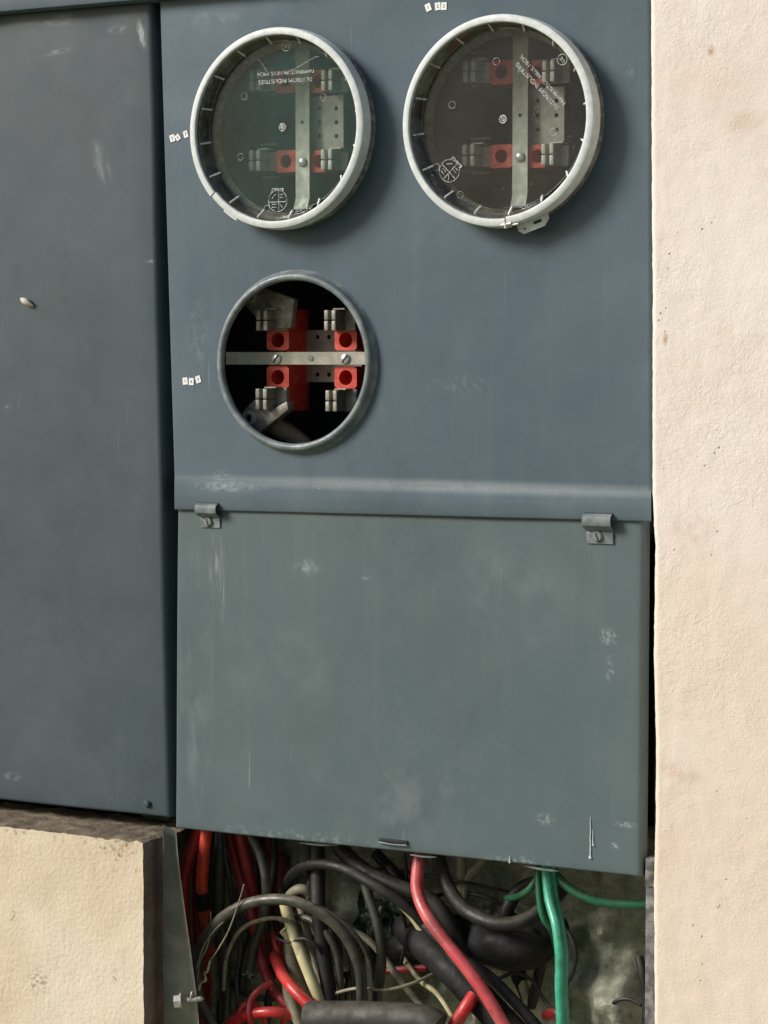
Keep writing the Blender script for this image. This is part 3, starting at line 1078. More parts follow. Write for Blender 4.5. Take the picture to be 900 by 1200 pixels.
# upright sockets (behind the two clear covers)
def socket_upright():
    root = empty('meter_socket', 'meter socket with red blocks and upright strap behind the top right clear cover', 'meter socket', (C2.x, 0.1, C2.z))
    b = bmesh.new()
    a, c = P(601, 28, YS), P(618, 236, YS)
    zt_, zb2 = a.z + 0.004, c.z - 0.004
    pts = [(YS - 0.02, zt_ + .002), (YS - 0.004, zt_), (YS, zt_ - 0.01), (YS, zb2 + 0.01), (YS - 0.004, zb2), (YS - 0.02, zb2 - .002)]
    A = [[b.verts.new((x, y + dy, z)) for y, z in pts] for x in (a.x, c.x) for dy in (0, 0.0015)]
    for i in range(len(pts) - 1):
        for p_, q_ in ((0, 2), (2, 3), (3, 1), (1, 0)):
            b.faces.new((A[p_][i], A[q_][i], A[q_][i + 1], A[p_][i + 1]))
    bmesh.ops.recalc_face_normals(b, faces=b.faces[:])
    st = obj('strap', b, M_strap, root)
    for (u, v) in ((609.5, 184), (609.5, 84)):
        q = P(u, v, YS)
        b = bmesh.new()
        screw_head(b, (q.x, YS - 0.0003, q.z))
        obj('screw', b, M_screw, st)
    q = P(609.5, 135, YS)
    b = bmesh.new()
    lathe(b, (q.x, YS - 0.0004, q.z), [(0.0001, 0), (0.0016, 0)], n=16)
    obj('strap_hole', b, M_dark, st)
    hs = [P(u, v, 0.036) for u in (630, 652) for v in (118, 135, 152)]
    a, c = P(614, 104, 0.036), P(661, 169, 0.036)
    obj('punched_plate', punched_plate(a.x, c.x, c.z, a.z, 0.036, [(h.x, h.z) for h in hs], 0.0019), M_plate, root)
    for v0, v1 in ((71, 98), (170, 196)):
        for u0, u1, hu in ((573, 601.5, 588.5), (619, 640, 634)):
            a, c = P(u0, v0, 0.031), P(u1, v1, 0.031)
            q = P((u0 + u1) / 2, (v0 + v1) / 2, 0.031)
            obj('insulator_block', block_hole((q.x, 0.031, q.z), c.x - a.x, a.z - c.z, 0.03, 0.0058), M_red, root)
    for (u0, v0) in ((541, 70), (634, 70), (540, 169), (633, 168)):
        obj('jaw', jaw_bm(u0 + 1, u0 + 16, v0, v0 + 26, 0.018), M_alubright, root)
    a, c = P(535, 66, 0.06), P(665, 200, 0.06)
    for v in (62, 102, 163, 203):
        q0, q1 = P(552, v, 0.05), P(574, v, 0.05)
        obj('base_rail', boxbm(q0.x, q1.x, 0.050, 0.054, q0.z - 0.001, q0.z + 0.001), M_alu, root, smooth=False)
    obj('socket_base', boxbm(a.x, c.x, 0.061, 0.085, c.z, a.z, 0.002), M_dark, root)
    return root


def copy_tree(o, parent=None):
    c = o.copy()
    COL.objects.link(c)
    c.parent = parent
    if parent is not None:
        c.matrix_parent_inverse = o.matrix_parent_inverse.copy()
    for chd in o.children:
        copy_tree(chd, c)
    return c


bpy.context.view_layer.update()
s2 = socket_upright()
s1 = copy_tree(s2)
s1.location = (C1.x + (s2.location.x - C2.x), s2.location.y, C1.z + (s2.location.z - C2.z) + 0.001)
s1['label'] = 'meter socket with red blocks and upright strap behind the top left clear cover'

# open socket: strap runs across, lugs in two corners
s3 = empty('meter_socket', 'meter socket with red blocks and level strap in the open uncovered ring', 'meter socket', (C3.x, 0.1, C3.z))
b = bmesh.new()
a, c = P(262, 412, YS), P(427, 428, YS)
xs0, xs1 = C3.x - R3 - 0.001, c.x + 0.012
pts = [(xs0, 0.000), (xs0 + 0.006, 0.010), (xs0 + 0.018, YS - 0.004), (xs0 + 0.03, YS), (xs1, YS)]
zc = (a.z + c.z) / 2
hz = 0.0056
A = [[b.verts.new((x, y + dy, z)) for x, y in pts] for z in (zc + hz, zc - hz) for dy in (0, 0.0015)]
for i in range(len(pts) - 1):
    for p_, q_ in ((0, 2), (2, 3), (3, 1), (1, 0)):
        b.faces.new((A[p_][i], A[q_][i], A[q_][i + 1], A[p_][i + 1]))
bmesh.ops.recalc_face_normals(b, faces=b.faces[:])
st = obj('strap', b, M_strap, s3)
for (u, v) in ((324.5, 420.5), (405, 420.5)):
    q = P(u, v, YS)
    b = bmesh.new()
    screw_head(b, (q.x, YS - 0.0003, q.z), 0.0046)
    sc = obj('screw', b, M_screw, st)
    b = boxbm(q.x - 0.0042, q.x + 0.0042, YS - 0.0031, YS - 0.002, q.z - 0.0005, q.z + 0.0005,
              mat=Matrix.Translation(q) @ Matrix.Rotation(-0.9, 4, 'Y') @ Matrix.Translation(-q))
    obj('screw_slot', b, M_dark, st)
q = P(364, 420, YS)
b = bmesh.new()
lathe(b, (q.x, YS - 0.0004, q.z), [(0.0001, 0), (0.0026, 0), (0.0028, -0.0002)], n=16)
obj('strap_hole', b, M_ringdirt, st)
hs = [P(u, v, 0.064) for u in (372, 385.5) for v in (395, 439)]
a, c = P(346, 387, 0.064), P(424, 448, 0.064)
obj('punched_plate', punched_plate(a.x, c.x, c.z, a.z, 0.064, [(h.x, h.z) for h in hs], 0.0021), M_plate, s3)
for u0, u1, v0, v1 in ((312.5, 338.5, 387, 411), (312.5, 338.5, 429, 456), (392, 418, 387, 411), (392, 418, 430, 456)):
    a, c = P(u0, v0, 0.031), P(u1, v1, 0.031)
    q = P((u0 + u1) / 2, (v0 + v1) / 2 - 0.5, 0.031)
    obj('insulator_block', block_hole((q.x, 0.031, q.z), c.x - a.x, a.z - c.z, 0.034 if u0 < 350 else 0.030, 0.0068), M_red, s3)
# tall red bodies behind the blocks
for u0, u1, v0, v1 in ((312.5, 338.5, 362, 482),):
    a, c = P(u0, v0, 0.033), P(u1, v1, 0.033)
    obj('insulator_wall', boxbm(c.x - 0.003, c.x + 0.0008, 0.034, 0.070, c.z, a.z, 0.0015), M_red, s3)
for (u0, v0, w_, h_) in ((299.5, 363, 14, 25), (379.5, 363, 14, 25), (299, 455, 14, 26), (381, 457, 14, 26)):
    obj('jaw', jaw_bm(u0, u0 + w_, v0, v0 + h_, 0.012), M_alu, s3)
    a, c = P(u0 + w_ * 1.25, v0 - 1, 0.026), P(u0 + w_ * 2.5, v0 + h_, 0.026)
    obj('jaw_base', boxbm(a.x, c.x, 0.029, 0.036, c.z, a.z, 0.002), M_alu, s3)


def lug(poly, y0, y1, screw, sr):
    b = bmesh.new()
    A = [b.verts.new(P(u, v, y0)) for u, v in poly]
    B = [b.verts.new((w.co.x, y1, w.co.z)) for w in A]
    n = len(A)
    for i in range(n):
        b.faces.new((A[i], A[(i + 1) % n], B[(i + 1) % n], B[i]))
    b.faces.new(A)
    b.faces.new(B[::-1])
    bevel_all(b, 0.0012)
    lo = obj('lug', b, M_alu, s3)
    q = P(screw[0], screw[1], y0)
    b = bmesh.new()
    r = sr
    lathe(b, (q.x, y0, q.z), [(r * 0.5, -0.001), (r * 0.55, -0.0045), (r * 0.9, -0.005), (r, -0.0035), (r, 0.0)], n=24)
    obj('clamp_screw', b, M_screw, lo)
    b = bmesh.new()
    lathe(b, (q.x, y0 - 0.001, q.z), [(0.0001, 0), (r * 0.52, 0)], n=6)
    obj('hex_socket', b, M_dark, lo)
    return lo


lug([(281, 352), (300, 334), (345, 350), (341, 384), (322, 386), (318, 362), (300, 372)], 0.026, 0.034, (296, 348), 0.0052)
lug([(278, 488), (300, 466), (318, 480), (336, 470), (338, 480), (303, 508)], 0.020, 0.032, (293.5, 490), 0.0068)
b = bmesh.new()
tube(b, [P(318, 496, 0.04), P(335, 506, 0.05), P(352, 520, 0.055), P(380, 550, 0.06)], 0.009, rough=0.1)
tag(obj('stub_cable', b, C_dirty), 'thick dull grey conductor leaving the bottom lug inside the open ring', 'cable')

# ------------------------------------------------------------------ clear covers and lock rings
RD = RIN - 0.0062


def cover(c, phi, label, mp=M_plastic):
    root = empty('meter_cover', label, 'meter cover', c)
    ca, sa = math.cos(phi), math.sin(phi)
    off = Vector((c.x, 0, c.z + 0.0022))
    yb = -0.010
    b = bmesh.new()
    th = 0.0018
    lathe(b, (off.x, 0, off.z - 0.0022), [(RIN + 0.0025, -0.0212), (RIN - 0.001, -0.0212)], n=96)
    lathe(b, (off.x, 0, off.z - 0.001), [(RIN - 0.0015, -0.0205), (RD + 0.001, yb - 0.001)], n=96)
    obj('side_wall', b, M_plwall, root)
    b = bmesh.new()
    lathe(b, (off.x, 0, off.z), [(RD + 0.0012, yb - 0.0012), (RD, yb), (0.00001, yb), (0.00001, yb + th), (RD, yb + th), (RD + 0.0012, yb)], n=96)
    obj('disc', b, mp, root)
    # rim bead catches the light
    b = bmesh.new()
    n = 96
    ring = [Vector((off.x + (RD + 0.0006) * math.cos(2 * PI * k / n), yb - 0.0006, off.z + (RD + 0.0006) * math.sin(2 * PI * k / n))) for k in range(n + 1)]
    tube(b, ring, 0.0006, n=6, sub=1)
    obj('rim_bead', b, M_plastic, root)
    for k in range(16):
        a = 2 * PI * (k + 0.35) / 16 + phi
        r0, r1 = RD - 0.0006, RIN - 0.0008
        p0 = Vector((off.x + r0 * math.cos(a), yb - 0.0012, off.z + r0 * math.sin(a)))
        p1 = Vector((off.x + r1 * math.cos(a), -0.0200, off.z - 0.001 + r1 * math.sin(a)))
        b = bmesh.new()
        tube(b, [p0, (p0 + p1) / 2, p1], 0.0009, n=8, sub=2)
        obj('rib', b, M_rib, root)

    def loc(x, z):
        return off.x + x * ca - z * sa, off.z + x * sa + z * ca

    def ringmark(x, z, r, tr, name='moulding_mark', m=M_emboss):
        X, Z = loc(x, z)
        b = bmesh.new()
        n_ = 20
        pts = [Vector((X + r * math.cos(2 * PI * k / n_), yb - 0.0006, Z + r * math.sin(2 * PI * k / n_))) for k in range(n_ + 1)]
        tube(b, pts, tr, n=6, sub=1)
        return obj(name, b, m, root)

    for x, z in ((-0.039, 0.029), (0.041, 0.024), (-0.043, -0.024), (-0.016, -0.0705), (0.017, -0.071)):
        ringmark(x, z, 0.0030, 0.0002)
    ringmark(0, 0, 0.0030, 0.0007)
    ringmark(0, 0, 0.0010, 0.0009)
    ringmark(0.004, 0.0705, 0.0044, 0.00035)
    for s, size, x, z, rot in (('EKSTROM INDUSTRIES', 0.0054, 0.003, 0.0405, PI), ('FARMINGTON HILLS, MICH.', 0.0047, 0.003, 0.0473, PI), ('UL', 0.0045, 0.004, 0.0705, PI)):
        me = text_mesh(s, size, 0.0004)
        X, Z = loc(x, z)
        o = obj('raised_lettering', me, M_emboss, root, smooth=False)
        mw = Matrix.Translation((X, yb - 0.0006, Z)) @ Matrix.Rotation(-(rot + phi), 4, 'Y') @ Matrix.Rotation(PI / 2, 4, 'X')
        me.transform(mw)
    # raised maker's emblem: circle, cap bar and letters
    lx, lz = -0.005, -0.064
    b = bmesh.new()
    X, Z = loc(lx, lz)
    n_ = 28
    tube(b, [Vector((X + 0.0095 * math.cos(2 * PI * k / n_), yb - 0.0006, Z + 0.0095 * math.sin(2 * PI * k / n_))) for k in range(n_ + 1)], 0.00034, n=6, sub=1)

    def seg(x0, z0, x1, z1, r):
        q0, q1 = loc(lx + x0, lz + z0), loc(lx + x1, lz + z1)
        cyl(b, (q0[0], yb - 0.0006, q0[1]), (q1[0], yb - 0.0006, q1[1]), r, n=8)
    seg(-0.0055, 0.0105, 0.0055, 0.0105, 0.0005)
    seg(-0.0055, 0.0105, -0.0055, 0.0085, 0.0006)
    seg(0.0055, 0.0105, 0.0055, 0.0085, 0.0006)
    seg(-0.0085, -0.001, 0.0085, -0.001, 0.00035)
    seg(0.001, 0.009, 0.001, -0.0085, 0.0003)
    for z in (0.003, 0.0055):
        seg(0.002, z, 0.006, z, 0.00028)
        seg(-0.006, -z, -0.0015, -z, 0.0003)
    seg(-0.006, 0.002, -0.002, 0.006, 0.0003)
    seg(0.002, -0.003, 0.005, -0.006, 0.0003)
    obj('raised_emblem', b, M_emboss, root)
    return root


k1 = cover(C1, 0.0, 'clear plastic meter cover with upside down lettering in the top left ring', M_plreflect)
k2 = cover(C2, R(-46), 'clear plastic meter cover with slanting lettering in the top right ring')
b = bmesh.new()
tube(b, [P(338, 84, -0.0115), P(352, 77, -0.0115), P(367, 68, -0.0115), P(374, 66, -0.0115)], 0.00022, n=6)
obj('scratch', b, M_emboss, k1)
b = bmesh.new()
tube(b, [P(301, 68, -0.0115), P(306, 73, -0.0115), P(313, 84, -0.0115)], 0.0002, n=6)
obj('scratch', b, M_emboss, k1)


def lock_ring(c, split, label, tabfn):
    root = empty('lock_ring', label, 'lock ring', (c.x, c.y, c.z))
    ri, ro = RIN, RIN * 1.082
    b = bmesh.new()
    prof = [(ri, -0.0216), (ri, -0.0238), (ri + 0.0004, -0.0245), (ri + 0.0011, -0.0248), (ro - 0.0016, -0.0243), (ro - 0.0005, -0.0237), (ro, -0.0222), (ro, -0.0130), (ro + 0.0006, -0.0115),
            (ro + 0.0004, -0.0105), (ro - 0.0012, -0.0105), (ro - 0.0012, -0.0205), (ro - 0.0022, -0.0216)]
    lathe(b, (c.x, 0, c.z), prof, split + R(0.5), split + 2 * PI - R(0.5), n=140, spiral=0.0011, closed_prof=True)
    obj('band', b, M_ring, root)
    tabfn(root, c, ri, ro, split)
    return root


def tab_left(root, c, ri, ro, sp):
    # narrow tongue under the band next to the joint
    b = bmesh.new()
    lathe(b, (c.x, 0, c.z), [(ro + 0.0004, -0.018), (ro + 0.0022, -0.018), (ro + 0.0022, -0.0165), (ro + 0.0004, -0.0165)], sp + R(10), sp + R(20), n=14, closed_prof=True)
    obj('tongue', b, M_ring, root)


def tab_right(root, c, ri, ro, sp):
    a = sp + R(13)
    ctr = Vector((c.x + (ro + 0.0036) * math.cos(a), -0.014, c.z + (ro + 0.0036) * math.sin(a)))
    m = Matrix.Translation(ctr) @ Matrix.Rotation(-(a + PI / 2), 4, 'Y')
    b = bmesh.new()
    L, H, ch_ = 0.0145, 0.0046, 0.004
    outl = [(-L, H), (-L, -H * 0.2), (-L + ch_, -H), (L - ch_ * 1.4, -H), (L, 0.0), (L, H)]
    es = []

    def lp(pts):
        v_ = [b.verts.new((x, 0, z)) for x, z in pts]
        return [b.edges.new((v_[i], v_[(i + 1) % len(v_)])) for i in range(len(v_))]
    es += lp(outl)
    es += lp([(0.000, 0.0022), (0.008, 0.0022), (0.008, -0.0005), (0.000, -0.0005)])
    es += lp([(-0.0085 + 0.0011 * math.cos(2 * PI * k / 10), -0.0008 + 0.0011 * math.sin(2 * PI * k / 10)) for k in range(10)])
    bmesh.ops.triangle_fill(b, use_beauty=True, edges=es, normal=(0, -1, 0))
    r_ = bmesh.ops.extrude_face_region(b, geom=b.faces[:])
    bmesh.ops.translate(b, verts=[e for e in r_['geom'] if isinstance(e, bmesh.types.BMVert)], vec=(0, 0.0015, 0))
    bmesh.ops.recalc_face_normals(b, faces=b.faces[:])
    bmesh.ops.transform(b, matrix=m, verts=b.verts[:])
    obj('latch_tab', b, M_ring, root, smooth=False)
    b = bmesh.new()
    q = Vector((c.x + (ro - 0.001) * math.cos(sp), -0.022, c.z + (ro - 0.001) * math.sin(sp)))
    cyl(b, q + Vector((-0.004, -0.002, -0.001)), q + Vector((0.005, -0.002, 0.0005)), 0.0014, n=10)
    cyl(b, q + Vector((0.0, -0.002, 0.0015)), q + Vector((0.0, -0.002, -0.0035)), 0.0016, n=10)
    cyl(b, q + Vector((0.003, -0.001, -0.001)), q + Vector((0.011, -0.001, 0.0)), 0.001, n=10)
    obj('latch_pin', b, M_screw, root)


lock_ring(C1, R(221), 'pale metal lock ring with its split at lower left, top left meter cover', tab_left)
lock_ring(C2, R(-84), 'pale metal lock ring with latch tab at its bottom, top right meter cover', tab_right)

# ------------------------------------------------------------------ number stickers
def sticker(u, v, rot, ch_, label, group, wpx=6.2, hpx=8.6):
    p = P(u, v, -0.0004)
    w, h = wpx / 1190 / 2, hpx / 1340 / 2
    root = empty('number_sticker', label, 'sticker', p, group)
    m = Matrix.Translation(p) @ Matrix.Rotation(rot, 4, 'Y')
    obj('label', boxbm(-w, w, -0.0002, 0.0002, -h, h, mat=m), M_sticker, root, smooth=False)
    me = text_mesh(ch_, h * 1.25, 0.00005)
    me.transform(m @ Matrix.Translation((0, -0.0003, 0)) @ Matrix.Rotation(PI / 2, 4, 'X'))
    obj('digit', me, M_ink, root, smooth=False)


ga = 'number stickers above the top right ring'
sticker(501.8, 8.6, R(-20), '1', 'tilted white number sticker standing apart above the top right ring', ga)
sticker(513, 7.4, R(-5), '2', 'middle white number sticker above the top right ring', ga)
sticker(520.2, 7.2, R(0), '2', 'rightmost straight white number sticker above the top right ring', ga)
gb = 'number stickers beside the top left ring'
sticker(202, 162, R(-14), '5', 'leftmost white number sticker left of the top left ring', gb)
sticker(208.3, 161, R(-35), '6', 'strongly tilted white sticker touching its left neighbour by the top left ring', gb, 5.6, 7.2)
sticker(217.6, 157.3, R(-16), '7', 'white number sticker touching the edge of the top left ring', gb, 5.4, 8.2)
gc = 'number stickers beside the open ring'
sticker(217, 446.6, R(-5), '1', 'leftmost white number sticker left of the open ring', gc)
sticker(224.2, 447.2, R(2), '6', 'middle white number sticker left of the open ring', gc)
sticker(232.2, 444.6, R(-20), '3', 'rightmost tilted white number sticker left of the open ring', gc)

# dried cocoon on the left door
b = bmesh.new()
tube(b, [P(24, 349.5, YD - 0.002), P(28, 352, YD - 0.003), P(33, 355, YD - 0.003), P(39, 358.5, YD - 0.002)], lambda f: 0.0006 + 0.0026 * math.sin(PI * f) ** 1.3, n=12, rough=0.3)
tag(obj('cocoon', b, M_sticker if False else simple('dried cocoon', (0.55, 0.5, 0.4), (0.68, 0.64, 0.54), scale=400, rough=0.8)),
    'tiny pale dried cocoon stuck on the left dark door', 'cocoon')

# ------------------------------------------------------------------ wiring recess
PX = 1 / 1290.0


def cable(name, label, pts, r, m, cat='cable', group='cables in the open wiring recess', rough=0.05, n=14):
    b = bmesh.new()
    tube(b, [P(u, v, d) for u, v, d in pts], r * PX if not callable(r) else (lambda f: r(f) * PX), rough=rough, n=n)
    o = obj(name, b, m)
    tag(o, label, cat, group)
    return o


cable('red_cable', 'leftmost bright red cable curving down beside the galvanised strip', [(244, 930, .05), (236, 965, .045), (221, 1005, .04), (214, 1045, .04), (216, 1095, .05), (222, 1150, .06), (232, 1230, .07)], 7.6, C_red)
tb = empty('taped_cable', 'orange red cable with a black tape band, second from the left strip', 'cable', P(240, 1230, .05), 'cables in the open wiring recess')
b = bmesh.new()
pth = [(246, 930, .035), (243, 965, .03), (238.5, 1005, .025), (236.5, 1035, .03), (239, 1065, .04), (244, 1095, .055), (247, 1120, .065), (246, 1230, .07)]
tube(b, [P(*q) for q in pth], 7.2 * PX, rough=0.04)
obj('jacket', b, C_orange, tb)
b = bmesh.new()
tube(b, [P(236.3, 1046, .031), P(237, 1054, .034), P(238.6, 1063, .038)], 8.6 * PX, rough=0.15)
obj('tape_band', b, C_tape, tb)
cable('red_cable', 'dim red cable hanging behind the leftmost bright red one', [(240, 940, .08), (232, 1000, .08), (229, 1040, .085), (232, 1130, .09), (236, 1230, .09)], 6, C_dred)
cable('olive_cable', 'straight dark olive cable right of the taped orange red one', [(258, 930, .05), (259, 985, .045), (257, 1040, .045), (256, 1090, .05), (263, 1140, .05), (264, 1230, .05)], 7.5, C_olive)
cable('thin_black_wire', 'thin shiny black wire between the olive cable and dark red cables', [(262, 950, .045), (264, 1000, .04), (270, 1035, .04), (272, 1070, .05), (268, 1120, .06)], 2.6, C_black)
cable('red_cable', 'crimson cable sweeping from the cover down to the red loop', [(262, 935, .07), (270, 985, .065), (282, 1030, .065), (296, 1075, .06), (305, 1120, .055), (318, 1155, .045), (336, 1177, .04), (352, 1188, .045)], 6.8, C_dred)
cable('red_cable', 'crimson cable running just right of the sweeping crimson one', [(272, 930, .06), (283, 985, .055), (292, 1025, .06), (300, 1065, .075), (306, 1110, .09)], 7.2, C_dred)
cable('grey_cable', 'dusty grey cable bowing right with a frayed end', [(278, 940, .05), (290, 972, .045), (306, 1005, .04), (312, 1040, .04), (307, 1080, .045), (297, 1110, .045), (293, 1136, .045)], 5.6, C_grey)
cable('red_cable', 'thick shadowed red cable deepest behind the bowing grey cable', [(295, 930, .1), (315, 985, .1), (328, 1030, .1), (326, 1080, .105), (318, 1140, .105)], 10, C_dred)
# the big grey arc and its loose wires
cable('grey_cable', 'dusty grey cable arching right over the whole left bundle', [(262, 1225, .01), (246, 1196, .01), (233, 1168, .006), (230, 1135, .004), (238, 1104, .002), (262, 1074, -.002), (298, 1057, -.004), (338, 1055, -.004), (374, 1069, 0), (403, 1095, .006), (420, 1130, .014), (424, 1165, .02), (424, 1215, .03)], 6.6, C_grey)
cable('grey_cable', 'grey cable hugging the arch at its left foot', [(226, 1215, .03), (224, 1180, .028), (229, 1140, .026), (243, 1105, .024), (258, 1084, .03), (262, 1110, .04), (265, 1160, .045), (261, 1215, .05)], 5.2, C_olive)
fs = empty('frayed_strands', 'loose frayed pale wire strands beside the galvanised strip', 'wire strands', P(248, 1150, 0))
for pts, r_ in (([(286, 1036, -.01), (279, 1060, -.01), (268, 1090, -.008), (256, 1112, -.006), (246, 1126, -.004)], 0.9),
                ([(247, 1068, -.005), (246, 1095, -.004), (242, 1112, -.003), (234, 1128, -.002), (231, 1150, 0)], 0.7),
                ([(246, 1126, -.004), (243, 1138, -.006), (239, 1140, -.004), (241, 1148, -.006), (235, 1152, -.004), (233, 1160, -.002)], 1.5),
                ([(262, 1080, -.005), (250, 1092, -.005), (238, 1110, -.004), (230, 1135, -.003)], 0.8)):
    b = bmesh.new()
    tube(b, [P(*q) for q in pts], r_ * PX, n=6, rough=0.4)
    obj('strand', b, C_cream if r_ > 1 else C_beige, fs)
for k in range(9):
    b = bmesh.new()
    u, v = 292 + random.uniform(-3, 3), 1136
    tube(b, [P(292, 1132, .045), P(u, v + 4, .042), P(u + random.uniform(-7, 9), v + random.uniform(4, 14), .038)], 0.7 * PX, n=6)
    obj('strand', b, C_beige, fs)
# cream group
cable('cream_cable', 'pale yellow cream cable slanting down to the black conduit, brightest of the creams', [(333, 1054, .03), (336, 1068, .028), (341, 1085, .025), (352, 1115, .02), (366, 1150, .02), (378, 1180, .025), (392, 1215, .03)], 7, C_cream)
cable('cream_cable', 'slim cream cable emerging right of the brightest cream cable', [(331, 1090, .04), (345, 1106, .045), (362, 1128, .045), (376, 1152, .04), (383, 1190, .04)], 4.6, C_cream)
cable('dirty_cable', 'stained cream cable bulging left under the brightest cream cable', [(341, 1080, .06), (341, 1110, .05), (346, 1140, .045), (358, 1165, .045), (372, 1195, .045)], 8, C_dirty)
cable('dirty_cable', 'grimy beige cable at the bottom edge left of the conduit', [(336, 1150, .05), (340, 1172, .035), (348, 1192, .03), (362, 1225, .03)], 6.8, C_dirty)
cable('cream_cable', 'short pale cable end beneath the red stub at the conduit', [(345, 1165, .045), (356, 1182, .04), (364, 1200, .04)], 4, C_cream)
cable('red_cable', 'short red cable running into the left end of the black conduit', [(322, 1120, .05), (330, 1140, .03), (343, 1158, .015), (362, 1177, .01), (376, 1188, .01)], 7, C_red)
cable('red_cable', 'red cable lying level along the bottom left', [(258, 1216, .03), (270, 1198, .025), (292, 1189, .02), (318, 1186, .02), (342, 1190, .03)], 6.6, C_red)
cable('red_cable', 'slim red cable looped upward near the bottom left', [(300, 1215, .02), (293, 1192, .015), (294, 1172, .02), (304, 1160, .025), (318, 1152, .035)], 4.2, C_dred)
cable('red_cable', 'thin bare copper red cable below the frayed grey end', [(250, 1120, .06), (252, 1150, .055), (250, 1180, .05), (246, 1215, .05)], 5, C_dirty)
# blacks in the middle
cable('black_cable', 'straight thick black cable dropping behind the grey arch to the conduit', [(371, 960, .05), (372, 1010, .045), (373, 1060, .035), (378, 1110, .03), (386, 1165, .03), (390, 1210, .03)], 9, C_black)
cable('black_cable', 'thinner black cable alongside the straight thick black cable', [(361, 960, .06), (362, 1010, .055), (363, 1050, .05), (366, 1100, .06)], 3.4, C_black)
cable('black_cable', 'black cable looping from the left bundle over toward the red cable', [(333, 1100, .075), (330, 1060, .065), (340, 1028, .05), (365, 1013, .03), (400, 1017, .02), (436, 1036, .015), (470, 1058, .02), (500, 1085, .03), (530, 1125, .04)], 6.2, C_black)
cable('black_cable', 'heavy black cable passing behind the faded red cable', [(380, 965, .06), (402, 998, .045), (432, 1024, .035), (468, 1040, .035), (500, 1052, .04), (524, 1078, .04), (545, 1120, .05)], 9.5, C_black)
cable('black_cable', 'black cable crossing low behind the faded red cable', [(440, 1000, .08), (480, 1040, .07), (515, 1070, .065), (540, 1110, .06)], 7, C_black)
cable('yellow_cable', 'pale yellow cable showing as a wedge left of the faded red cable', [(440, 1030, .06), (462, 1050, .055), (484, 1072, .055), (500, 1096, .06)], 7, C_cream)
cable('olive_cable', 'tan curved pipe end showing above the grey arch', [(336, 1068, .055), (338, 1052, .05), (350, 1042, .045), (362, 1046, .05), (366, 1062, .06)], 6, C_beige)
cable('grey_cable', 'upright dark cable between the arch and the faded red cable', [(424, 1020, .04), (432, 1050, .035), (444, 1090, .03), (447, 1130, .03), (441, 1175, .035), (440, 1215, .04)], 6, C_olive)
cable('grey_cable', 'slim tan grey cable left of the upright dark one', [(395, 1080, .05), (408, 1105, .045), (414, 1140, .045), (416, 1200, .045)], 4.2, C_grey)
cable('grey_cable', 'short grey brown cable rising behind the conduit', [(390, 1100, .06), (397, 1130, .06), (399, 1200, .06)], 5, C_grey)
cable('tan_cable', 'tan cable slanting from the arch toward the conduit end', [(396, 1084, .05), (428, 1099, .05), (450, 1122, .045), (470, 1150, .045), (495, 1180, .05)], 4.2, C_beige)
cable('red_cable', 'thin deep red cable running level behind the uprights', [(388, 1144, .07), (425, 1141, .068), (460, 1137, .066), (500, 1134, .07)], 4.2, C_dred)
cable('olive_cable', 'olive cable curling behind the arch right side', [(365, 1085, .065), (385, 1078, .06), (404, 1090, .055), (410, 1115, .055)], 6, C_olive)
# front red
cable('faded_red_cable', 'thick faded red cable crossing in front from cover to lower right', [(492, 960, .03), (491, 1005, .02), (489, 1042, .01), (500, 1072, 0), (522, 1103, -.006), (548, 1136, -.01), (572, 1170, -.012), (598, 1215, -.012)], 7.4, C_pink)
cable('black_cable', 'black cable hanging in a U right of the faded red cable', [(510, 960, .05), (515, 1010, .04), (528, 1045, .03), (548, 1068, .025), (580, 1082, .02), (612, 1080, .025), (640, 1062, .04), (660, 1040, .06)], 8.4, C_black)
cable('beige_conduit', 'upright beige pipe behind the hanging black cable', [(539, 970, .075), (541, 1010, .075), (541, 1050, .08), (540, 1095, .09)], 6.2, C_beige, 'pipe')
cable('beige_conduit', 'beige pipe branching up to the right behind the hanging cable', [(585, 985, .075), (565, 1010, .073), (549, 1030, .075), (545, 1050, .08)], 5.4, C_beige, 'pipe')
cable('thin_black_wire', 'thin black wire running nearly level across the cement', [(430, 1018, .07), (470, 1021, .065), (520, 1030, .06), (560, 1037, .06), (596, 1045, .07)], 2.0, C_black)
cable('black_cable', 'thick black cable curving down behind the left green wire', [(640, 1030, .07), (612, 1040, .065), (598, 1058, .06), (590, 1085, .06), (592, 1120, .06)], 8, C_black)
# greens
cable('green_wire', 'dark green wire bending left under the cover', [(636, 990, .05), (632, 1020, .045), (622, 1040, .04), (608, 1050, .045), (594, 1053, .06)], 4.2, C_dgreen)
cable('green_wire', 'slim green wire hanging left of the bright green cable', [(634, 990, .05), (631, 1020, .035), (632, 1050, .03), (637, 1075, .03), (647, 1092, .04), (652, 1110, .05)], 4, C_dgreen)
cable('green_cable', 'bright green cable hanging straight down to the bottom edge', [(639, 985, .04), (640, 1020, .03), (644, 1055, .022), (652, 1085, .012), (656, 1120, .006), (656, 1160, .004), (659, 1215, .004)], 5.6, C_green)
cable('green_cable', 'second green strand pressed against the bright green cable', [(645, 985, .045), (647, 1020, .036), (650, 1050, .03), (657, 1082, .02), (662, 1120, .013), (661, 1160, .011), (664, 1215, .011)], 4.2, C_green)
cable('green_wire', 'dark green wire sweeping right to the cabinet edge', [(642, 990, .05), (649, 1020, .04), (664, 1038, .035), (690, 1053, .035), (722, 1059, .04), (765, 1060, .045)], 5.2, C_dgreen)
cable('thin_black_wire', 'thin black wire curling right of the bright green cable', [(655, 1080, .05), (668, 1096, .045), (675, 1118, .045), (671, 1140, .05), (660, 1160, .06)], 2.6, C_black)
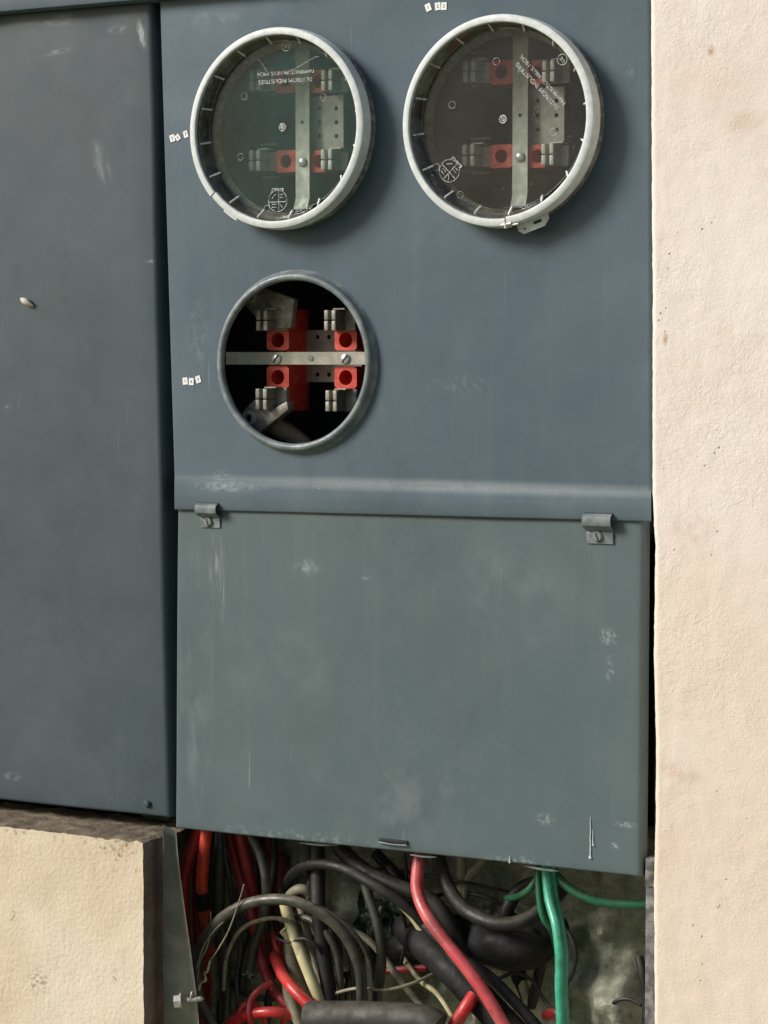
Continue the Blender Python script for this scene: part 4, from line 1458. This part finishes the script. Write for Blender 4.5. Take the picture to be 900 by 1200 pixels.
cable('black_cable', 'short black cable standing at the lower right edge', [(749, 1122, .05), (753, 1140, .045), (757, 1170, .045), (757, 1215, .045)], 5, C_black)
cable('thin_black_wire', 'thin dark wire curling on the cement at lower right', [(714, 1184, .075), (722, 1173, .07), (738, 1171, .068), (752, 1178, .06)], 2.2, C_black)
# black mass
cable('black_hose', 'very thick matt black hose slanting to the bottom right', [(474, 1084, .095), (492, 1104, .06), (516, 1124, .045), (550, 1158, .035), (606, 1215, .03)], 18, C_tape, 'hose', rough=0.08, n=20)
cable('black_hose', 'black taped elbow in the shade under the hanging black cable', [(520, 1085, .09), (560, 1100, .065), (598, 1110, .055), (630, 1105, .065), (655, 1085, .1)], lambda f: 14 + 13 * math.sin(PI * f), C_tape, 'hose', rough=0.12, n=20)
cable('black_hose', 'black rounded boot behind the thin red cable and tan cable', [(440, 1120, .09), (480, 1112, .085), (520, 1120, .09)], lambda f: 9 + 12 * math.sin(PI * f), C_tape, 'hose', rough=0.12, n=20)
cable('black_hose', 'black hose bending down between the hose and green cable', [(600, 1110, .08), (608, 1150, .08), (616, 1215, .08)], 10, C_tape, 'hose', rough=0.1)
for (u, v, lab) in ((600, 1150, 'left of two cream wires peeking out beside the thick black hose'), (614, 1158, 'right of two cream wires peeking out beside the thick black hose')):
    cable('cream_wire', lab, [(u - 14, v - 50, .09), (u - 6, v - 14, .08), (u + 3, v + 8, .076), (u + 10, v + 34, .076), (u + 18, v + 70, .076)], 6.5, C_cream)
cable('red_stub', 'dirty red cable stub at the bottom under the faded red cable', [(556, 1166, .02), (545, 1182, .012), (530, 1206, .01)], 7.6, C_red)
cable('red_stub', 'dark red cable end at the bottom left of the green cable', [(640, 1190, .06), (654, 1188, .05), (660, 1215, .05)], 6, C_dred)
cable('cream_wire', 'brown stained cream cable at the bottom under the faded red cable', [(556, 1172, .03), (562, 1190, .03), (566, 1215, .03)], 8, C_dirty)
# crumpled green film pressed behind the cables
b = bmesh.new()
relief(b, (P(418, 1046, .088), P(478, 1058, .084), P(414, 1140, .088), P(500, 1136, .084)), 40, 40, 0.009, 45, (0, -1, 0),
       edge=lambda q, s_, t_, i, j: q + Vector((0.006 * noise.noise(Vector((t_ * 6, 2, 0))), 0, 0.006 * noise.noise(Vector((s_ * 6, 5, 0))))))
bmesh.ops.solidify(b, geom=b.faces[:], thickness=0.0006)
tag(obj('plastic_film', b, simple('green plastic film', (0.03, 0.055, 0.035), (0.08, 0.12, 0.08), scale=90, rough=0.3, bump=0.6, bscale=120, bdist=0.002)),
    'crumpled dark green plastic film tucked behind the cables left of the faded red cable', 'plastic film')
# the finer tangle between the thick runs
extra = [
    ('thin_black_wire', 'thin black wire crossing the cement above the hanging U cable', [(500, 1052, .085), (540, 1046, .08), (580, 1056, .078), (610, 1078, .085)], 2.4, C_black),
    ('black_cable', 'medium black cable slanting under the faded red cable toward the hose', [(455, 1015, .05), (487, 1062, .045), (512, 1098, .03), (536, 1128, .022), (566, 1168, .015), (592, 1215, .015)], 6, C_black),
    ('black_cable', 'upper black cable laid on top of the thick slanting hose', [(470, 1050, .05), (505, 1092, .025), (540, 1122, .016), (580, 1150, .012), (640, 1215, .01)], 6.5, C_tape),
    ('grey_cable', 'faint grey cable bending behind the straight thick black cable', [(345, 1110, .08), (352, 1085, .075), (372, 1076, .075), (392, 1088, .08), (398, 1120, .085)], 5, C_grey),
    ('cream_cable', 'narrow cream strand passing behind the grey arch near its top', [(350, 1054, .05), (366, 1086, .055), (376, 1110, .055), (384, 1150, .055), (386, 1190, .055)], 3.4, C_dirty),
    ('cream_cable', 'pale strand dropping between arch and upright dark cable', [(386, 1076, .055), (412, 1088, .06), (428, 1110, .058), (432, 1150, .058), (430, 1195, .06)], 3.6, C_beige),
    ('white_wire', 'small white wire slanting below the black conduit end at centre', [(452, 1092, .095), (488, 1144, .055), (512, 1164, .05), (530, 1190, .05)], 3.2, C_cream),
    ('olive_cable', 'dark olive cable just inside the leftmost red pair', [(250, 960, .075), (250, 1010, .07), (246, 1060, .07), (250, 1110, .07), (258, 1180, .07), (258, 1220, .07)], 5, C_olive),
    ('olive_cable', 'dark olive cable between the crimson cables and bowing grey cable', [(300, 960, .085), (306, 1030, .08), (300, 1080, .08), (284, 1130, .08), (280, 1215, .08)], 5.2, C_olive),
    ('thin_black_wire', 'thin dark wire hanging behind the left foot of the arch', [(276, 1070, .06), (282, 1110, .055), (277, 1150, .055), (284, 1215, .055)], 2.6, C_grey),
    ('black_cable', 'black cable dropping beside the bowing grey cable into the dark', [(318, 960, .07), (322, 1010, .065), (316, 1060, .065), (322, 1110, .06), (316, 1160, .06), (310, 1220, .06)], 5, C_black),
    ('grey_cable', 'grey cable running low behind the red bottom cables', [(270, 1150, .07), (292, 1166, .065), (320, 1170, .06), (346, 1160, .065)], 4.4, C_grey),
    ('red_cable', 'dark red cable dipping behind the frayed strands', [(232, 1060, .075), (240, 1110, .07), (256, 1150, .065), (262, 1190, .06), (256, 1225, .06)], 4.6, C_dred),
    ('green_wire', 'faint dark green wire trailing behind the pale yellow wedge', [(446, 1030, .09), (455, 1060, .085), (468, 1085, .085), (470, 1120, .09)], 2.6, C_dgreen),
    ('black_cable', 'black cable curving from the hanging U cable down behind green', [(600, 1086, .045), (622, 1092, .05), (634, 1110, .06), (632, 1140, .07), (622, 1180, .075)], 6, C_black),
    ('thin_black_wire', 'thin black wire looping below the black elbow', [(560, 1128, .06), (580, 1146, .055), (604, 1140, .055), (624, 1150, .06), (640, 1175, .06), (664, 1196, .05)], 2.2, C_black),
    ('white_wire', 'thin whitish wire arcing just inside the grey arch', [(262, 1160, .03), (266, 1120, .022), (284, 1088, .018), (318, 1076, .016), (344, 1084, .02), (352, 1110, .03)], 2.4, C_dirty),
    ('cream_cable', 'grubby cream cable running parallel left of the straight thick black cable', [(350, 1058, .055), (360, 1092, .04), (371, 1130, .035), (379, 1160, .035), (388, 1200, .04)], 4.4, C_dirty),
    ('grey_cable', 'inner grey cable following the right half of the arch', [(330, 1078, .045), (358, 1076, .035), (382, 1094, .03), (397, 1128, .032), (401, 1200, .04)], 4.2, C_grey),
    ('grey_cable', 'outer thin grey cable leaving the arch toward the conduit top', [(376, 1064, .03), (402, 1082, .03), (424, 1106, .032), (436, 1140, .035), (440, 1200, .04)], 3.2, C_olive),
    ('red_cable', 'thin red cable twisting between cream cables and crimson cable', [(318, 1076, .07), (322, 1104, .055), (332, 1132, .05), (338, 1160, .05), (332, 1200, .05)], 3.8, C_red),
    ('red_cable', 'small red loop end peeping below the crimson cable at the bottom', [(282, 1215, .03), (278, 1196, .022), (286, 1178, .022), (300, 1178, .03), (310, 1196, .035), (312, 1220, .04)], 3.6, C_red),
    ('thin_black_wire', 'thin black wire tangled across the creams under the arch', [(322, 1098, .03), (338, 1104, .02), (356, 1100, .016), (372, 1110, .02), (382, 1128, .03)], 2.0, C_black),
    ('white_wire', 'thin whitish wire crossing above the black conduit toward the red cable', [(392, 1164, .03), (420, 1158, .028), (452, 1160, .03), (484, 1152, .04), (510, 1140, .06)], 2.0, C_dirty),
    ('thin_black_wire', 'thin black wire hanging straight behind the faded red cable top', [(474, 1000, .06), (476, 1030, .055), (470, 1060, .055), (476, 1092, .06), (470, 1130, .06)], 2.2, C_black),
    ('grey_cable', 'grey cable slanting behind the uprights from the film to the conduit', [(448, 1062, .075), (436, 1092, .07), (420, 1120, .068), (408, 1150, .068), (404, 1200, .07)], 3.6, C_grey),
]
for nm, lb, pts, r_, m_ in extra:
    cable(nm, lb, pts, r_, m_)

# dusty conduit at the bottom
b = bmesh.new()
lathe_pts = [P(362, 1193, .0), P(372, 1193, .0), P(420, 1193, .0), P(470, 1195, .0), P(500, 1199, .0), P(512, 1206, .0)]
tube(b, lathe_pts, lambda f: (19.5 if f > 0.02 else 18.5) * PX, n=32, rough=0.03)
tag(obj('black_conduit', b, simple('dusty black conduit plastic', (0.018, 0.018, 0.016), (0.035, 0.033, 0.028), scale=50, rough=0.65, bump=0.5, bscale=200, dust=(0.10, 0.092, 0.065, 0.7))),
    'fat dusty black conduit lying level at the bottom edge', 'conduit')

# screw through the galvanised strip
q0, q1 = P(206, 1174, -0.040), P(239, 1170, -0.030)
d = (q1 - q0).normalized()
sc = empty('hex_screw', 'pale hex head screw sticking through the galvanised strip', 'screw', q0)
b = bmesh.new()
cyl(b, q0 - d * 0.001, q0 + d * 0.0045, 0.0062, n=6)
cyl(b, q0 + d * 0.0045, q0 + d * 0.006, 0.0075, n=18)
obj('head', b, M_screw, sc)
b = bmesh.new()
L = (q1 - q0).length
prev = None
nT = 46
pts = [q0 + d * (0.006 + (L - 0.006) * k / nT) for k in range(nT + 1)]
tube(b, pts, lambda f: (0.0021 if (int(f * nT) % 2) else 0.0028) * (1 if f < 0.88 else max(0.15, (1 - f) / 0.12)), n=10, sub=1)
obj('threaded_shank', b, M_screw, sc)
b = bmesh.new()
q = P(225.5, 1171, -0.034)
lathe(b, (0, 0, 0), [(0.0001, -0.0006), (0.008, -0.0006), (0.008, 0.0006), (0.0001, 0.0006)], n=18)
bmesh.ops.scale(b, vec=(0.35, 1, 0.95), verts=b.verts[:])
bmesh.ops.transform(b, matrix=Matrix.Translation(q) @ Matrix.Rotation(R(78), 4, 'Z'), verts=b.verts[:])
obj('clip_washer', b, M_galv, sc)
